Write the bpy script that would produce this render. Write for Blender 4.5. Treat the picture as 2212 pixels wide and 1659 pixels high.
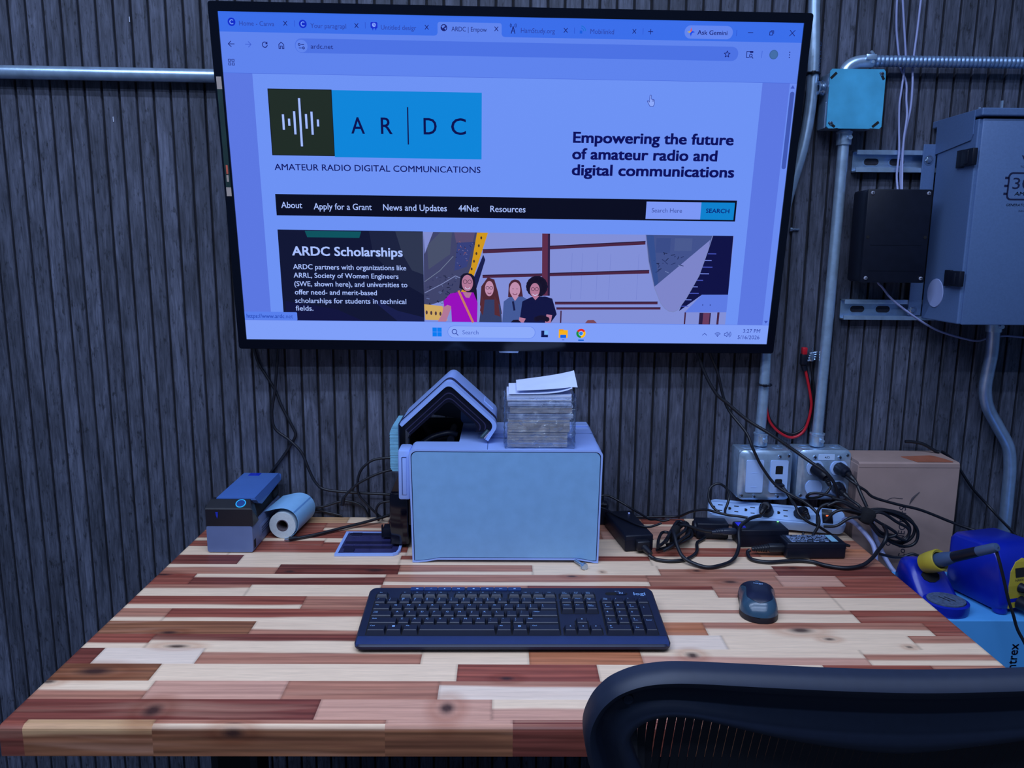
import bpy, bmesh, math, random
import numpy as np
from mathutils import Vector, Matrix, Euler

random.seed(7); RNG = np.random.default_rng(7)
for o in list(bpy.data.objects): bpy.data.objects.remove(o)
SC = bpy.context.scene
COL = SC.collection
PI = math.pi

# ------------------------------------------------------------------ camera
def look(pitch, yaw, roll, loc):
    fw = Vector((math.sin(yaw)*math.cos(pitch), math.cos(yaw)*math.cos(pitch), -math.sin(pitch)))
    rt = fw.cross(Vector((0, 0, 1))).normalized(); up = rt.cross(fw)
    c, s = math.cos(roll), math.sin(roll)
    r2 = c*rt + s*up; u2 = -s*rt + c*up
    m = Matrix((r2, u2, -fw)).transposed().to_4x4(); m.translation = loc
    return m
cd = bpy.data.cameras.new('camera'); cam = bpy.data.objects.new('camera', cd); COL.objects.link(cam)
cd.sensor_fit = 'HORIZONTAL'; cd.sensor_width = 36.0; cd.lens = 36.0*1680/2212
cd.clip_start = 0.05
cam.matrix_world = look(.1742, .0120, .00875, Vector((-.0510, -1.6056, 1.3257)))
SC.camera = cam

# ------------------------------------------------------------------ view, world, lights
SC.view_settings.view_transform = 'Standard'; SC.view_settings.look = 'None'
SC.view_settings.gamma = 1; SC.view_settings.exposure = 0.0
SC.view_settings.use_curve_mapping = False
w = bpy.data.worlds.new('room_air'); SC.world = w; w.use_nodes = True
w.node_tree.nodes['Background'].inputs[0].default_value = (.30, .52, 1.0, 1)
w.node_tree.nodes['Background'].inputs[1].default_value = .13
LIGHT_TINT = (.68, .85, 1.22)
def strip_light(name, y, z, power):
    ld = bpy.data.lights.new(name, 'AREA'); ld.shape = 'RECTANGLE'; ld.size = 2.6; ld.size_y = .06
    ld.energy = power; ld.color = LIGHT_TINT
    lo = bpy.data.objects.new(name, ld); COL.objects.link(lo); lo.location = (-.42, y, z)
strip_light('ceiling_strip_light', -1.05, 2.65, 22.5)
strip_light('ceiling_strip_light', -1.65, 2.65, 22.5)
strip_light('ceiling_strip_light', -2.20, 2.65, 22.5)

# ------------------------------------------------------------------ materials
def lin(c):
    c = c/255.0
    return c/12.92 if c <= .04045 else ((c+.055)/1.055)**2.4
def S(r, g, b): return (lin(r), lin(g), lin(b))
MATS = {}
def mat(name, col, rough=.5, metal=0.0, spec=.5, noise=0.0, nscale=40.0, bump=0.0, emit=None, estr=1.0, alpha=1.0, trans=0.0, coat=0.0):
    if name in MATS: return MATS[name]
    m = bpy.data.materials.new(name); m.use_nodes = True; nt = m.node_tree
    b = nt.nodes['Principled BSDF']
    b.inputs['Base Color'].default_value = (*col, 1); b.inputs['Roughness'].default_value = rough
    b.inputs['Metallic'].default_value = metal; b.inputs['Specular IOR Level'].default_value = spec
    b.inputs['Coat Weight'].default_value = coat
    b.inputs['Transmission Weight'].default_value = trans; b.inputs['Alpha'].default_value = alpha
    if emit: b.inputs['Emission Color'].default_value = (*emit, 1); b.inputs['Emission Strength'].default_value = estr
    if noise or bump:
        tc = nt.nodes.new('ShaderNodeTexCoord'); n = nt.nodes.new('ShaderNodeTexNoise')
        n.inputs['Scale'].default_value = nscale; n.inputs['Detail'].default_value = 5
        nt.links.new(tc.outputs['Object'], n.inputs['Vector'])
        if noise:
            mp = nt.nodes.new('ShaderNodeMapRange'); mp.inputs[1].default_value = .3; mp.inputs[2].default_value = .7
            mp.inputs[3].default_value = 1-noise; mp.inputs[4].default_value = 1+noise
            mx = nt.nodes.new('ShaderNodeVectorMath'); mx.operation = 'SCALE'; mx.inputs[0].default_value = col
            nt.links.new(n.outputs['Fac'], mp.inputs[0]); nt.links.new(mp.outputs[0], mx.inputs['Scale'])
            nt.links.new(mx.outputs[0], b.inputs['Base Color'])
        if bump:
            bp = nt.nodes.new('ShaderNodeBump'); bp.inputs['Strength'].default_value = bump; bp.inputs['Distance'].default_value = .001
            nt.links.new(n.outputs['Fac'], bp.inputs['Height']); nt.links.new(bp.outputs[0], b.inputs['Normal'])
    MATS[name] = m; return m

BLACK = mat('black_plastic', (.006, .008, .018), .42, spec=.3, noise=.12, nscale=60)
CABLE = mat('black_rubber', (.006, .007, .013), .45, noise=.1, nscale=90)
GLOSS = mat('gloss_black', (.002, .003, .009), .14, noise=.05, nscale=30)
STEEL = mat('galvanised_steel', (.52, .70, .92), .30, .72, noise=.14, nscale=55, bump=.05)
CHROME = mat('bright_zinc', (.50, .62, .78), .22, .95, noise=.08, nscale=80)
FILM = mat('blue_steel_cover', (.07, .42, .68), .45, .15, noise=.16, nscale=22)
WHITEPL = mat('white_plastic', (.36, .50, .80), .42, noise=.04, nscale=30)
PRWHITE = mat('printer_white', (.31, .45, .88), .38, noise=.03, nscale=25)
PRGREY = mat('printer_side_grey', (.21, .42, .70), .48, noise=.05, nscale=45)
INKBLACK = mat('black_ink', (.008, .012, .04), .6, noise=.05)
INKWHITE = mat('pale_ink', (.25, .42, .80), .6, noise=.05)
RED = mat('red_rubber', (.50, .008, .02), .35, noise=.06)
RUBBERDK = mat('dark_recess', (.002, .002, .004), .8, noise=.05)

# ------------------------------------------------------------------ mesh building
class G:
    """collects geometry for ONE mesh object"""
    def __init__(s): s.v = []; s.f = []; s.m = []; s.c = []
    def add(s, vs, fs, mi=0, col=None):
        k = len(s.v); s.v += [tuple(map(float, p)) for p in vs]
        for f in fs: s.f.append(tuple(i+k for i in f)); s.m.append(mi); s.c.append(col)
        return s
    def xf(s, M, k=0):
        s.v[k:] = [tuple(M @ Vector(p)) for p in s.v[k:]]; return s
    def bm(s, bm_, mi=0, M=None, col=None):
        if M is not None: bmesh.ops.transform(bm_, matrix=M, verts=bm_.verts)
        bm_.verts.ensure_lookup_table(); bm_.verts.index_update()
        s.add([v.co for v in bm_.verts], [[v.index for v in f.verts] for f in bm_.faces], mi, col); bm_.free(); return s
    def box(s, c, d, bev=0.0, mi=0, M=None, seg=2):
        b = bmesh.new(); bmesh.ops.create_cube(b, size=1)
        bmesh.ops.scale(b, vec=d, verts=b.verts)
        if bev > 0: bmesh.ops.bevel(b, geom=b.edges[:], offset=min(bev, min(d)*.49), segments=seg, profile=.5, affect='EDGES')
        bmesh.ops.translate(b, vec=c, verts=b.verts)
        return s.bm(b, mi, M)
    def box2(s, a, b_, bev=0.0, mi=0, seg=2):
        return s.box([(a[i]+b_[i])/2 for i in range(3)], [abs(b_[i]-a[i]) for i in range(3)], bev, mi, None, seg)
    def cyl(s, p0, p1, r, mi=0, n=20, r2=None, cap=True):
        return s.tube([p0, p1], r, mi, n, smooth=False, radii=None if r2 is None else [r, r2], cap=cap)
    def tube(s, pts, r, mi=0, n=10, smooth=True, radii=None, cap=True, sub=6, closed=False):
        P = [Vector(p) for p in pts]
        if smooth and len(P) > 2: P = spline(P, sub, closed)
        R = [r]*len(P)
        if radii: R = [radii[0]+(radii[-1]-radii[0])*i/(len(P)-1) for i in range(len(P))] if len(radii) == 2 else list(np.interp(np.linspace(0, 1, len(P)), np.linspace(0, 1, len(radii)), radii))
        t0 = (P[1]-P[0]).normalized(); a = t0.orthogonal().normalized(); rings = []
        N = len(P)
        for i, p in enumerate(P):
            if closed: t = P[(i+1) % N]-P[i-1]
            else: t = P[min(i+1, N-1)]-P[max(i-1, 0)]
            t = t.normalized() if t.length > 1e-9 else t0
            a = (a-t*a.dot(t)); a = a.normalized() if a.length > 1e-6 else t.orthogonal().normalized()
            b = t.cross(a)
            rings.append([p+(a*math.cos(2*PI*j/n)+b*math.sin(2*PI*j/n))*R[i] for j in range(n)])
        vs = [q for rg in rings for q in rg]; fs = []
        for i in range(N if closed else N-1):
            i2 = (i+1) % N
            for j in range(n): fs.append((i*n+j, i*n+(j+1) % n, i2*n+(j+1) % n, i2*n+j))
        if cap and not closed: fs += [tuple(range(n-1, -1, -1)), tuple(range((N-1)*n, N*n))]
        return s.add(vs, fs, mi)
    def lathe(s, prof, o=(0, 0, 0), ax='z', n=28, mi=0):
        """profile of (radius, height); revolved about ax through o"""
        vs = []; k = len(prof)
        for j in range(n):
            a = 2*PI*j/n; ca, sa = math.cos(a), math.sin(a)
            for r, h in prof:
                p = (r*ca, r*sa, h) if ax == 'z' else (r*ca, h, r*sa) if ax == 'y' else (h, r*ca, r*sa)
                vs.append((p[0]+o[0], p[1]+o[1], p[2]+o[2]))
        fs = [(j*k+i, ((j+1) % n)*k+i, ((j+1) % n)*k+i+1, j*k+i+1) for j in range(n) for i in range(k-1)]
        return s.add(vs, fs, mi)
    def prism(s, poly, axis, a, b, mi=0, caps=True):
        """2D polygon extruded along axis from a to b"""
        def P(p, h): return (h, p[0], p[1]) if axis == 'x' else (p[0], h, p[1]) if axis == 'y' else (p[0], p[1], h)
        n = len(poly); vs = [P(p, a) for p in poly]+[P(p, b) for p in poly]
        fs = [(i, (i+1) % n, n+(i+1) % n, n+i) for i in range(n)]
        if caps: fs += [tuple(range(n-1, -1, -1)), tuple(range(n, 2*n))]
        return s.add(vs, fs, mi)
    def ring(s, outer, inner, axis, a, b, mi=0):
        """frame between two polygons with equal vertex counts, extruded"""
        def P(p, h): return (h, p[0], p[1]) if axis == 'x' else (p[0], h, p[1]) if axis == 'y' else (p[0], p[1], h)
        n = len(outer); vs = [P(p, h) for h in (a, b) for pl in (outer, inner) for p in pl]
        fs = []
        for i in range(n):
            j = (i+1) % n
            fs += [(i, j, n+j, n+i), (2*n+i, 3*n+i, 3*n+j, 2*n+j), (i, 2*n+i, 2*n+j, j), (n+i, n+j, 3*n+j, 3*n+i)]
        return s.add(vs, fs, mi)
    def build(s, name, mats, parent=None, smooth=None, colors=False):
        me = bpy.data.meshes.new(name); org = Vector((0, 0, 0))
        vs = s.v
        if parent is not None and parent.get('_w'):
            o = Vector(parent['_w']); vs = [(p[0]-o.x, p[1]-o.y, p[2]-o.z) for p in s.v]
        elif parent is None:
            A = np.array(s.v); lo = A.min(0); hi = A.max(0)
            org = Vector(((lo[0]+hi[0])/2, (lo[1]+hi[1])/2, lo[2]))
            vs = [(p[0]-org.x, p[1]-org.y, p[2]-org.z) for p in s.v]
        me.from_pydata([tuple(p) for p in vs], [], s.f)
        for m in (mats if isinstance(mats, (list, tuple)) else [mats]): me.materials.append(m)
        me.polygons.foreach_set('material_index', s.m)
        if colors:
            at = me.color_attributes.new('Col', 'FLOAT_COLOR', 'CORNER'); out = []
            for f, c in zip(s.f, s.c): out += list((*(c or (0, 0, 0)), 1))*len(f)
            at.data.foreach_set('color', out)
        else:
            b = bmesh.new(); b.from_mesh(me); bmesh.ops.recalc_face_normals(b, faces=b.faces); b.to_mesh(me); b.free()
        if smooth is not None:
            try: me.shade_smooth(); me.set_sharp_from_angle(angle=math.radians(smooth))
            except Exception: pass
        me.update()
        o = bpy.data.objects.new(name, me); COL.objects.link(o)
        if parent is not None:
            o.parent = parent
            if parent.get('_w'): o['_w'] = list(parent['_w'])
        else: o.location = org
        return o

def spline(P, sub=6, closed=False):
    out = []; n = len(P)
    for i in range(n if closed else n-1):
        if closed: p0, p1, p2, p3 = P[i-1], P[i], P[(i+1) % n], P[(i+2) % n]
        else: p0 = P[i-1] if i else P[0]*2-P[1]; p1 = P[i]; p2 = P[i+1]; p3 = P[i+2] if i+2 < n else P[-1]*2-P[-2]
        for k in range(sub):
            t = k/sub
            out.append(.5*((2*p1)+(p2-p0)*t+(2*p0-5*p1+4*p2-p3)*t*t+(3*p1-p0-3*p2+p3)*t**3))
    if not closed: out.append(P[-1])
    return out
def rrect(x0, z0, x1, z1, r, n=5):
    out = []
    for cx, cz, a0 in ((x1-r, z1-r, 0), (x0+r, z1-r, 90), (x0+r, z0+r, 180), (x1-r, z0+r, 270)):
        for k in range(n+1):
            a = math.radians(a0+90*k/n); out.append((cx+r*math.cos(a), cz+r*math.sin(a)))
    return out
def ell(cx, cy, rx, ry, n=24): return [(cx+rx*math.cos(2*PI*k/n), cy+ry*math.sin(2*PI*k/n)) for k in range(n)]

def thing(name, label, cat, loc=(0, 0, 0), group=None, world=True):
    o = bpy.data.objects.new(name, None); COL.objects.link(o); o.location = loc
    o.empty_display_size = .05
    o['label'] = label; o['category'] = cat
    if group: o['group'] = group
    if world: o['_w'] = list(loc)
    return o
def tag(o, label, cat, group=None, kind=None):
    o['label'] = label; o['category'] = cat
    if group: o['group'] = group
    if kind: o['kind'] = kind
    return o
def struct(o): o['kind'] = 'structure'; return o

# ------------------------------------------------------------------ lettering (built-in font, turned into mesh)
_T = {}
def glyphs(txt, w=0.0, res=3):
    key = (txt, w, res)
    if key not in _T:
        cu = bpy.data.curves.new('t', 'FONT'); cu.body = txt; cu.size = 1; cu.resolution_u = res; cu.offset = .016*w
        ob = bpy.data.objects.new('t', cu); COL.objects.link(ob)
        dg = bpy.context.evaluated_depsgraph_get(); me = bpy.data.meshes.new_from_object(ob.evaluated_get(dg))
        V = np.array([v.co for v in me.vertices]) if len(me.vertices) else np.zeros((1, 3))
        F = [tuple(p.vertices) for p in me.polygons]
        bpy.data.objects.remove(ob); bpy.data.curves.remove(cu); bpy.data.meshes.remove(me)
        _T[key] = (V, F)
    return _T[key]
_cap = None
def capheight():
    global _cap
    if _cap is None: _cap = glyphs('H')[0][:, 1].max()
    return _cap
def text2d(txt, x, y, width, cap, w=0.0, res=3):
    """flat lettering: left x, baseline y, total width (None keeps proportion), cap height"""
    V, F = glyphs(txt, w, res); sy = cap/capheight()
    x0 = V[:, 0].min(); x1 = V[:, 0].max()
    sx = sy if width is None else width/max(x1-x0, 1e-6)
    return [((p[0]-x0)*sx+x, p[1]*sy+y) for p in V], F

# ==================================================================== STRUCTURE
PITCH = .0335
def wall_material():
    m = bpy.data.materials.new('weathered_slat_wood'); m.use_nodes = True; nt = m.node_tree; N = nt.nodes; L = nt.links
    b = N['Principled BSDF']; b.inputs['Roughness'].default_value = .62; b.inputs['Specular IOR Level'].default_value = .35
    tc = N.new('ShaderNodeTexCoord'); sp = N.new('ShaderNodeSeparateXYZ'); L.new(tc.outputs['Object'], sp.inputs[0])
    d = N.new('ShaderNodeMath'); d.operation = 'DIVIDE'; d.inputs[1].default_value = PITCH; L.new(sp.outputs[0], d.inputs[0])
    fl = N.new('ShaderNodeMath'); fl.operation = 'FLOOR'; L.new(d.outputs[0], fl.inputs[0])
    wn = N.new('ShaderNodeTexWhiteNoise'); wn.noise_dimensions = '1D'; L.new(fl.outputs[0], wn.inputs['W'])
    off = N.new('ShaderNodeVectorMath'); off.operation = 'SCALE'; off.inputs['Scale'].default_value = 37.0; L.new(wn.outputs['Color'], off.inputs[0])
    ad = N.new('ShaderNodeVectorMath'); ad.operation = 'ADD'; L.new(tc.outputs['Object'], ad.inputs[0]); L.new(off.outputs[0], ad.inputs[1])
    def noise(sx, sz, sc, det, rough=.6, dist=0.0):
        mp = N.new('ShaderNodeMapping'); mp.inputs['Scale'].default_value = (sx, 1, sz); L.new(ad.outputs[0], mp.inputs[0])
        n = N.new('ShaderNodeTexNoise'); n.inputs['Scale'].default_value = sc; n.inputs['Detail'].default_value = det
        n.inputs['Roughness'].default_value = rough; n.inputs['Distortion'].default_value = dist
        L.new(mp.outputs[0], n.inputs['Vector']); return n
    n1 = noise(1, .09, 190, 6, .65, .6); n2 = noise(1, .3, 17, 4, .6, 1.2); n3 = noise(1, .35, 120, 3, .7)
    r1 = N.new('ShaderNodeValToRGB'); r1.color_ramp.elements[0].position = .28; r1.color_ramp.elements[0].color = (.026, .030, .046, 1)
    r1.color_ramp.elements[1].position = .72; r1.color_ramp.elements[1].color = (.118, .130, .188, 1); L.new(n1.outputs['Fac'], r1.inputs[0])
    m2 = N.new('ShaderNodeMapRange'); m2.inputs[1].default_value = .3; m2.inputs[2].default_value = .7; m2.inputs[3].default_value = .62; m2.inputs[4].default_value = 1.32; L.new(n2.outputs['Fac'], m2.inputs[0])
    m3 = N.new('ShaderNodeMapRange'); m3.inputs[1].default_value = .30; m3.inputs[2].default_value = .42; m3.inputs[3].default_value = .40; m3.inputs[4].default_value = 1.0; L.new(n3.outputs['Fac'], m3.inputs[0])
    m4 = N.new('ShaderNodeMapRange'); m4.inputs[3].default_value = .82; m4.inputs[4].default_value = 1.16; L.new(wn.outputs['Value'], m4.inputs[0])
    a = N.new('ShaderNodeMath'); a.operation = 'MULTIPLY'; L.new(m2.outputs[0], a.inputs[0]); L.new(m3.outputs[0], a.inputs[1])
    a2 = N.new('ShaderNodeMath'); a2.operation = 'MULTIPLY'; L.new(a.outputs[0], a2.inputs[0]); L.new(m4.outputs[0], a2.inputs[1])
    sc = N.new('ShaderNodeVectorMath'); sc.operation = 'SCALE'; L.new(r1.outputs[0], sc.inputs[0]); L.new(a2.outputs[0], sc.inputs['Scale'])
    L.new(sc.outputs[0], b.inputs['Base Color'])
    bp = N.new('ShaderNodeBump'); bp.inputs['Strength'].default_value = .35; bp.inputs['Distance'].default_value = .001
    L.new(n1.outputs['Fac'], bp.inputs['Height']); L.new(bp.outputs[0], b.inputs['Normal'])
    return m
def build_wall():
    g = G(); x0 = -.9401-PITCH*44; n = 124; gw = .0046; z0, z1 = 0.0, 2.75
    for i in range(n):
        a = x0+PITCH*i; l = a+gw/2; r = a+PITCH-gw/2; c = .0012
        prof = [(a-gw/2, .0062), (a+gw/2, .0062), (l, c), (l+c, 0), (r-c, 0), (r, c), (r, .0062)]
        for k in range(len(prof)-1):
            p, q = prof[k], prof[k+1]
            g.add([(p[0], p[1], z0), (q[0], q[1], z0), (q[0], q[1], z1), (p[0], p[1], z1)], [(0, 1, 2, 3)], 1 if k < 1 else 0)
    g.box2((x0-.01, .0065, z0), (x0+PITCH*n, .06, z1), 0, 1)
    # object origin sits at the first groove so the plank pattern follows the grooves
    k = Vector((x0, 0, 0)); g.v = [(p[0]-k.x, p[1], p[2]) for p in g.v]
    me = bpy.data.meshes.new('wall_back'); me.from_pydata(g.v, [], g.f); me.materials.append(wall_material())
    me.materials.append(mat('groove_dark_board', (.012, .012, .018), .8, noise=.2))  # groove floors and backing board are a near-black material
    me.polygons.foreach_set('material_index', g.m); me.update()
    o = bpy.data.objects.new('wall_back', me); o.location = k; COL.objects.link(o); struct(o)
build_wall()
f = G(); f.box2((-2.6, -3.4, -.05), (2.6, .06, 0)); struct(f.build('floor', mat('grey_concrete', (.05, .055, .07), .7, noise=.3, nscale=9, bump=.1)))

# ==================================================================== DESK
TONE = {'L': (.93, .67, .455), 'W': (.90, .69, .53), 'T': (.60, .34, .17), 'P': (.66, .34, .235), 'M': (.47, .195, .122),
        'R': (.53, .185, .085), 'D': (.335, .086, .054), 'E': (.205, .052, .036), 'B': (.30, .115, .055)}
ROWS = [0, .0383, .0817, .1255, .169, .2127, .256, .2985, .343, .3875, .4325, .4755, .5165, .558, .601, .644, .687, .731, .745]
STAVES = {0: [(-0.378, 'T'), (-0.292, 'L'), (0.248, 'M'), (0.342, 'D'), (0.461, 'L'), (0.658, 'M')],
 1: [(-0.418, 'D'), (-0.267, 'Ml'), (0.241, 'M'), (0.605, 'lP'), (0.658, 'M')],
 2: [(-0.242, 'D'), (0.152, 'M'), (0.398, 'P'), (0.658, 'L')],
 3: [(-0.623, 'lD'), (-0.401, 'lD'), (-0.237, 'LD'), (0.234, 'L'), (0.515, 'L'), (0.658, 'M')],
 4: [(-0.568, 'L'), (-0.232, 'Dl'), (0.231, 'L'), (0.442, 'D'), (0.658, 'R')],
 5: [(-0.536, 'E'), (-0.24, 'L'), (0.227, 'DL'), (0.531, 'L'), (0.658, 'M')],
 6: [(-0.455, 'lM'), (-0.236, 'E'), (0.005, 'Ml'), (0.234, 'L'), (0.446, 'lM'), (0.658, 'E')],
 7: [(-0.591, 'D'), (-0.256, 'lE'), (0.207, 'Ml'), (0.438, 'M'), (0.547, 'P'), (0.658, 'D')],
 8: [(-0.48, 'mL'), (-0.258, 'L'), (-0.006, 'M'), (0.199, 'D'), (0.313, 'dL'), (0.504, 'M'), (0.658, 'D')],
 9: [(-0.375, 'Dl'), (-0.114, 'M'), (0.114, 'L'), (0.505, 'L'), (0.658, 'L')],
 10: [(-0.579, 'Ml'), (-0.112, 'Dl'), (0.109, 'M'), (0.513, 'mL'), (0.658, 'D')],
 11: [(-0.431, 'B'), (-0.18, 'Lm'), (0.032, 'D'), (0.263, 'R'), (0.609, 'ML'), (0.658, 'D')],
 12: [(-0.568, 'Dl'), (-0.135, 'EL'), (0.281, 'W'), (0.565, 'L'), (0.658, 'ML')],
 13: [(-0.623, 'E'), (-0.479, 'W'), (-0.164, 'lM'), (-0.011, 'L'), (0.15, 'R'), (0.472, 'LP'), (0.658, 'lMl')],
 14: [(-0.523, 'B'), (-0.111, 'L'), (0.083, 'D'), (0.401, 'L'), (0.554, 'D'), (0.658, 'M')],
 15: [(-0.513, 'LM'), (-0.335, 'P'), (-0.133, 'M'), (0.291, 'mW'), (0.658, 'M')],
 16: [(-0.282, 'E'), (-0.062, 'P'), (0.312, 'LP'), (0.658, 'M')],
 17: [(-0.63, 'D'), (-0.474, 'T'), (-0.192, 'Ml'), (-0.036, 'P'), (0.188, 'E'), (0.658, 'M')]}
KNOTS = [(-.551, -.512, .016, .006), (-.522, -.553, .02, .006), (-.279, -.281, .02, .009), (-.431, -.287, .012, .006), (-.65, -.303, .02, .006),
 (-.606, -.621, .03, .012), (.131, -.285, .004, .004), (.303, -.278, .009, .006), (.351, -.325, .016, .007), (.483, -.264, .009, .006),
 (.074, -.304, .011, .005), (.224, -.575, .011, .010), (.442, -.527, .010, .005), (.409, -.50, .022, .010), (-.043, -.637, .012, .006),
 (-.119, -.706, .012, .016), (-.487, -.712, .014, .016), (.551, -.55, .006, .004), (-.654, -.647, .012, .006), (-.376, -.742, .016, .006)]
def desk_material():
    m = bpy.data.materials.new('acacia_butcher_block'); m.use_nodes = True; nt = m.node_tree; N = nt.nodes; L = nt.links
    b = N['Principled BSDF']; b.inputs['Roughness'].default_value = .42; b.inputs['Specular IOR Level'].default_value = .3
    at = N.new('ShaderNodeAttribute'); at.attribute_name = 'Col'
    tc = N.new('ShaderNodeTexCoord'); mp = N.new('ShaderNodeMapping'); mp.inputs['Scale'].default_value = (.06, 1, 1); L.new(tc.outputs['Object'], mp.inputs[0])
    n = N.new('ShaderNodeTexNoise'); n.inputs['Scale'].default_value = 330; n.inputs['Detail'].default_value = 6; n.inputs['Roughness'].default_value = .65; n.inputs['Distortion'].default_value = .4
    L.new(mp.outputs[0], n.inputs['Vector'])
    r = N.new('ShaderNodeMapRange'); r.inputs[1].default_value = .25; r.inputs[2].default_value = .7; r.inputs[3].default_value = .84; r.inputs[4].default_value = 1.06
    L.new(n.outputs['Fac'], r.inputs[0])
    s = N.new('ShaderNodeVectorMath'); s.operation = 'SCALE'; L.new(at.outputs['Color'], s.inputs[0]); L.new(r.outputs[0], s.inputs['Scale'])
    L.new(s.outputs[0], b.inputs['Base Color'])
    bp = N.new('ShaderNodeBump'); bp.inputs['Strength'].default_value = .08; bp.inputs['Distance'].default_value = .001
    L.new(n.outputs['Fac'], bp.inputs['Height']); L.new(bp.outputs[0], b.inputs['Normal'])
    return m
def wob(x, seed, amp, scale):
    a = 0
    for k in range(4):
        a = a+np.sin(x*scale*(1.7**k)+seed*(3.1+k))*(.6**k)
    return a*amp
def stave_colour(code, X, V, seed):
    """V: 0 at the rear edge of the stave, 1 at its front edge"""
    up = [c for c in code if c.isupper()]; i0 = code.index(up[0])
    pre = code[:i0]; post = code[i0+1:] if len(up) == 1 else ''
    base = np.array(TONE[up[0]])
    C = np.tile(base, X.shape+(1,)).reshape(X.shape+(3,))
    def blend(tone, edge, sign):
        t = np.clip(((V-edge+wob(X, seed, .035, 9))*sign)/.10+.5, 0, 1)[..., None]
        return t, np.array(TONE[tone])
    if len(up) == 2:
        t, c = blend(up[1], .5, 1); C = C*(1-t)+c*t
    if pre:
        t, c = blend(pre.upper(), .30, -1); C = C*(1-t)+c*t
    if post:
        t, c = blend(post.upper(), .68, 1); C = C*(1-t)+c*t
    lum = C.mean(-1, keepdims=True); amp = np.clip(.50-.80*lum, .035, .46)
    st = wob(V*5+wob(X, seed+2, .25, 5), seed, 1, 3.5)[..., None]*.45+wob(V*30+X*3, seed+5, 1, 1)[..., None]*.22
    C = C*(1+st*amp*1.1)
    # broad heartwood figure: darker purple-brown veins and paler, more orange flares along the grain
    q = wob(V*3.1+wob(X, seed+7, .5, 6), seed+9, .5, 2.2)+wob(X*1.0, seed+11, .45, 7)
    dk = np.clip(q-.25, 0, 1)[..., None]*np.clip(.75-lum*1.3, 0, .6); C = C*(1-dk)+C*np.array((.50, .42, .50))*dk
    lt = np.clip(-q-.30, 0, 1)[..., None]*np.clip(.55-lum*.6, 0, .5); C = C*(1-lt)+np.array((.58, .30, .20))*lt
    return C
def build_desk():
    D = thing('desk', 'butcher-block desk of striped light and dark acacia staves against the slatted wall', 'desk', (0, -.37, 0))
    YR = -.003
    XL, XR, ZT, TH = -.658, .658, .75, .040
    V = []; F = []; C = []
    def patch(P, col):
        nx, ny = P.shape[:2]; k = len(V)
        V.extend(P.reshape(-1, 3).tolist()); C.extend(col.reshape(-1, 3).tolist())
        for i in range(nx-1):
            for j in range(ny-1): F.append((k+i*ny+j, k+(i+1)*ny+j, k+(i+1)*ny+j+1, k+i*ny+j+1))
    def knots(X, Y, C_):
        for kx, ky, a, b in KNOTS:
            d = np.sqrt(((X-kx)/a)**2+((Y-ky)/b)**2)
            t = np.clip(1.45-d*1.25, 0, 1)[..., None]**1.1*.93
            C_[:] = C_*(1-t)+np.array((.045, .018, .016))*t
            h = np.clip(1-np.abs(d-1.6)/1.2, 0, 1)[..., None]*.55*np.exp(-((X-kx)/(a*5))**2)[..., None]
            C_[:] = C_*(1-h)+C_*np.array((.62, .42, .34))*h
        return C_
    seed = 0
    for r in range(18):
        y0, y1 = min(-ROWS[r], YR), -ROWS[r+1]; x = XL
        if r == 17: y1 = -.739
        for xe, code in STAVES[r]:
            seed += 1.37
            nx = max(2, int((xe-x)/.004)); ny = 15
            xs = np.linspace(x, xe, nx+1); ys = np.linspace(y0, y1, ny+1)
            X, Y = np.meshgrid(xs, ys, indexing='ij'); VV = np.clip((Y+ROWS[r])/(ROWS[r]-ROWS[r+1]), 0, 1)
            c = knots(X, Y, stave_colour(code, X, VV, seed))
            e = .0012
            ed = np.minimum(np.minimum(X-x, xe-X)/e, 1)[..., None]; c = c*(.72+.28*np.clip(ed, 0, 1))
            P = np.stack([X, Y, np.full_like(X, ZT)], -1); patch(P, c)
            if r == 17:      # rounded front edge and the front face carry the same staves on
                prof = [(-.739, ZT), (-.7425, ZT-.0012), (-.7445, ZT-.0035), (-.745, ZT-.0065)]+[(-.745, ZT-.0065-(TH-.0065)*q/12) for q in range(1, 13)]
                py = np.array([p[0] for p in prof]); pz = np.array([p[1] for p in prof])
                X2, Q = np.meshgrid(xs, np.arange(len(prof)), indexing='ij')
                ff = {'T': 'tB', 'Ml': 'B', 'P': 'B', 'E': 'E', 'D': 'E', 'M': 'B'}[code]
                c2 = stave_colour(ff, X2, (Q/(len(prof)-1)), seed+1)
                top = stave_colour(code, X2, np.ones_like(X2), seed); t = np.clip(1-Q/3.0, 0, 1)[..., None]
                c2 = c2*(1-t)+top*t
                c2 = knots(X2, -.733-(Q/(len(prof)-1))*.035, c2)
                patch(np.stack([X2, py[Q], pz[Q]], -1), c2)
            x = xe
        # the two ends of the row
        for xx, code in ((XL, STAVES[r][0][1]), (XR, STAVES[r][-1][1])):
            ys = np.linspace(y0, y1 if r < 17 else -.745, 4); zs = np.linspace(ZT, ZT-TH, 4)
            Y, Z = np.meshgrid(ys, zs, indexing='ij')
            base = [c for c in code if c.isupper()][0]
            patch(np.stack([np.full_like(Y, xx), Y, Z], -1), np.tile(np.array(TONE[base])*.8, (4, 4, 1)))
    X, Y = np.meshgrid(np.array([XL, XR]), np.array([YR, -.745]), indexing='ij')
    patch(np.stack([X, Y, np.full_like(X, ZT-TH)], -1), np.tile(np.array(TONE['M']), (2, 2, 1)))
    X, Z = np.meshgrid(np.array([XL, XR]), np.array([ZT, ZT-TH]), indexing='ij')
    patch(np.stack([X, np.full_like(X, YR), Z], -1), np.tile(np.array(TONE['M']), (2, 2, 1)))
    me = bpy.data.meshes.new('desktop'); off = np.array(D.location)
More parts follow.
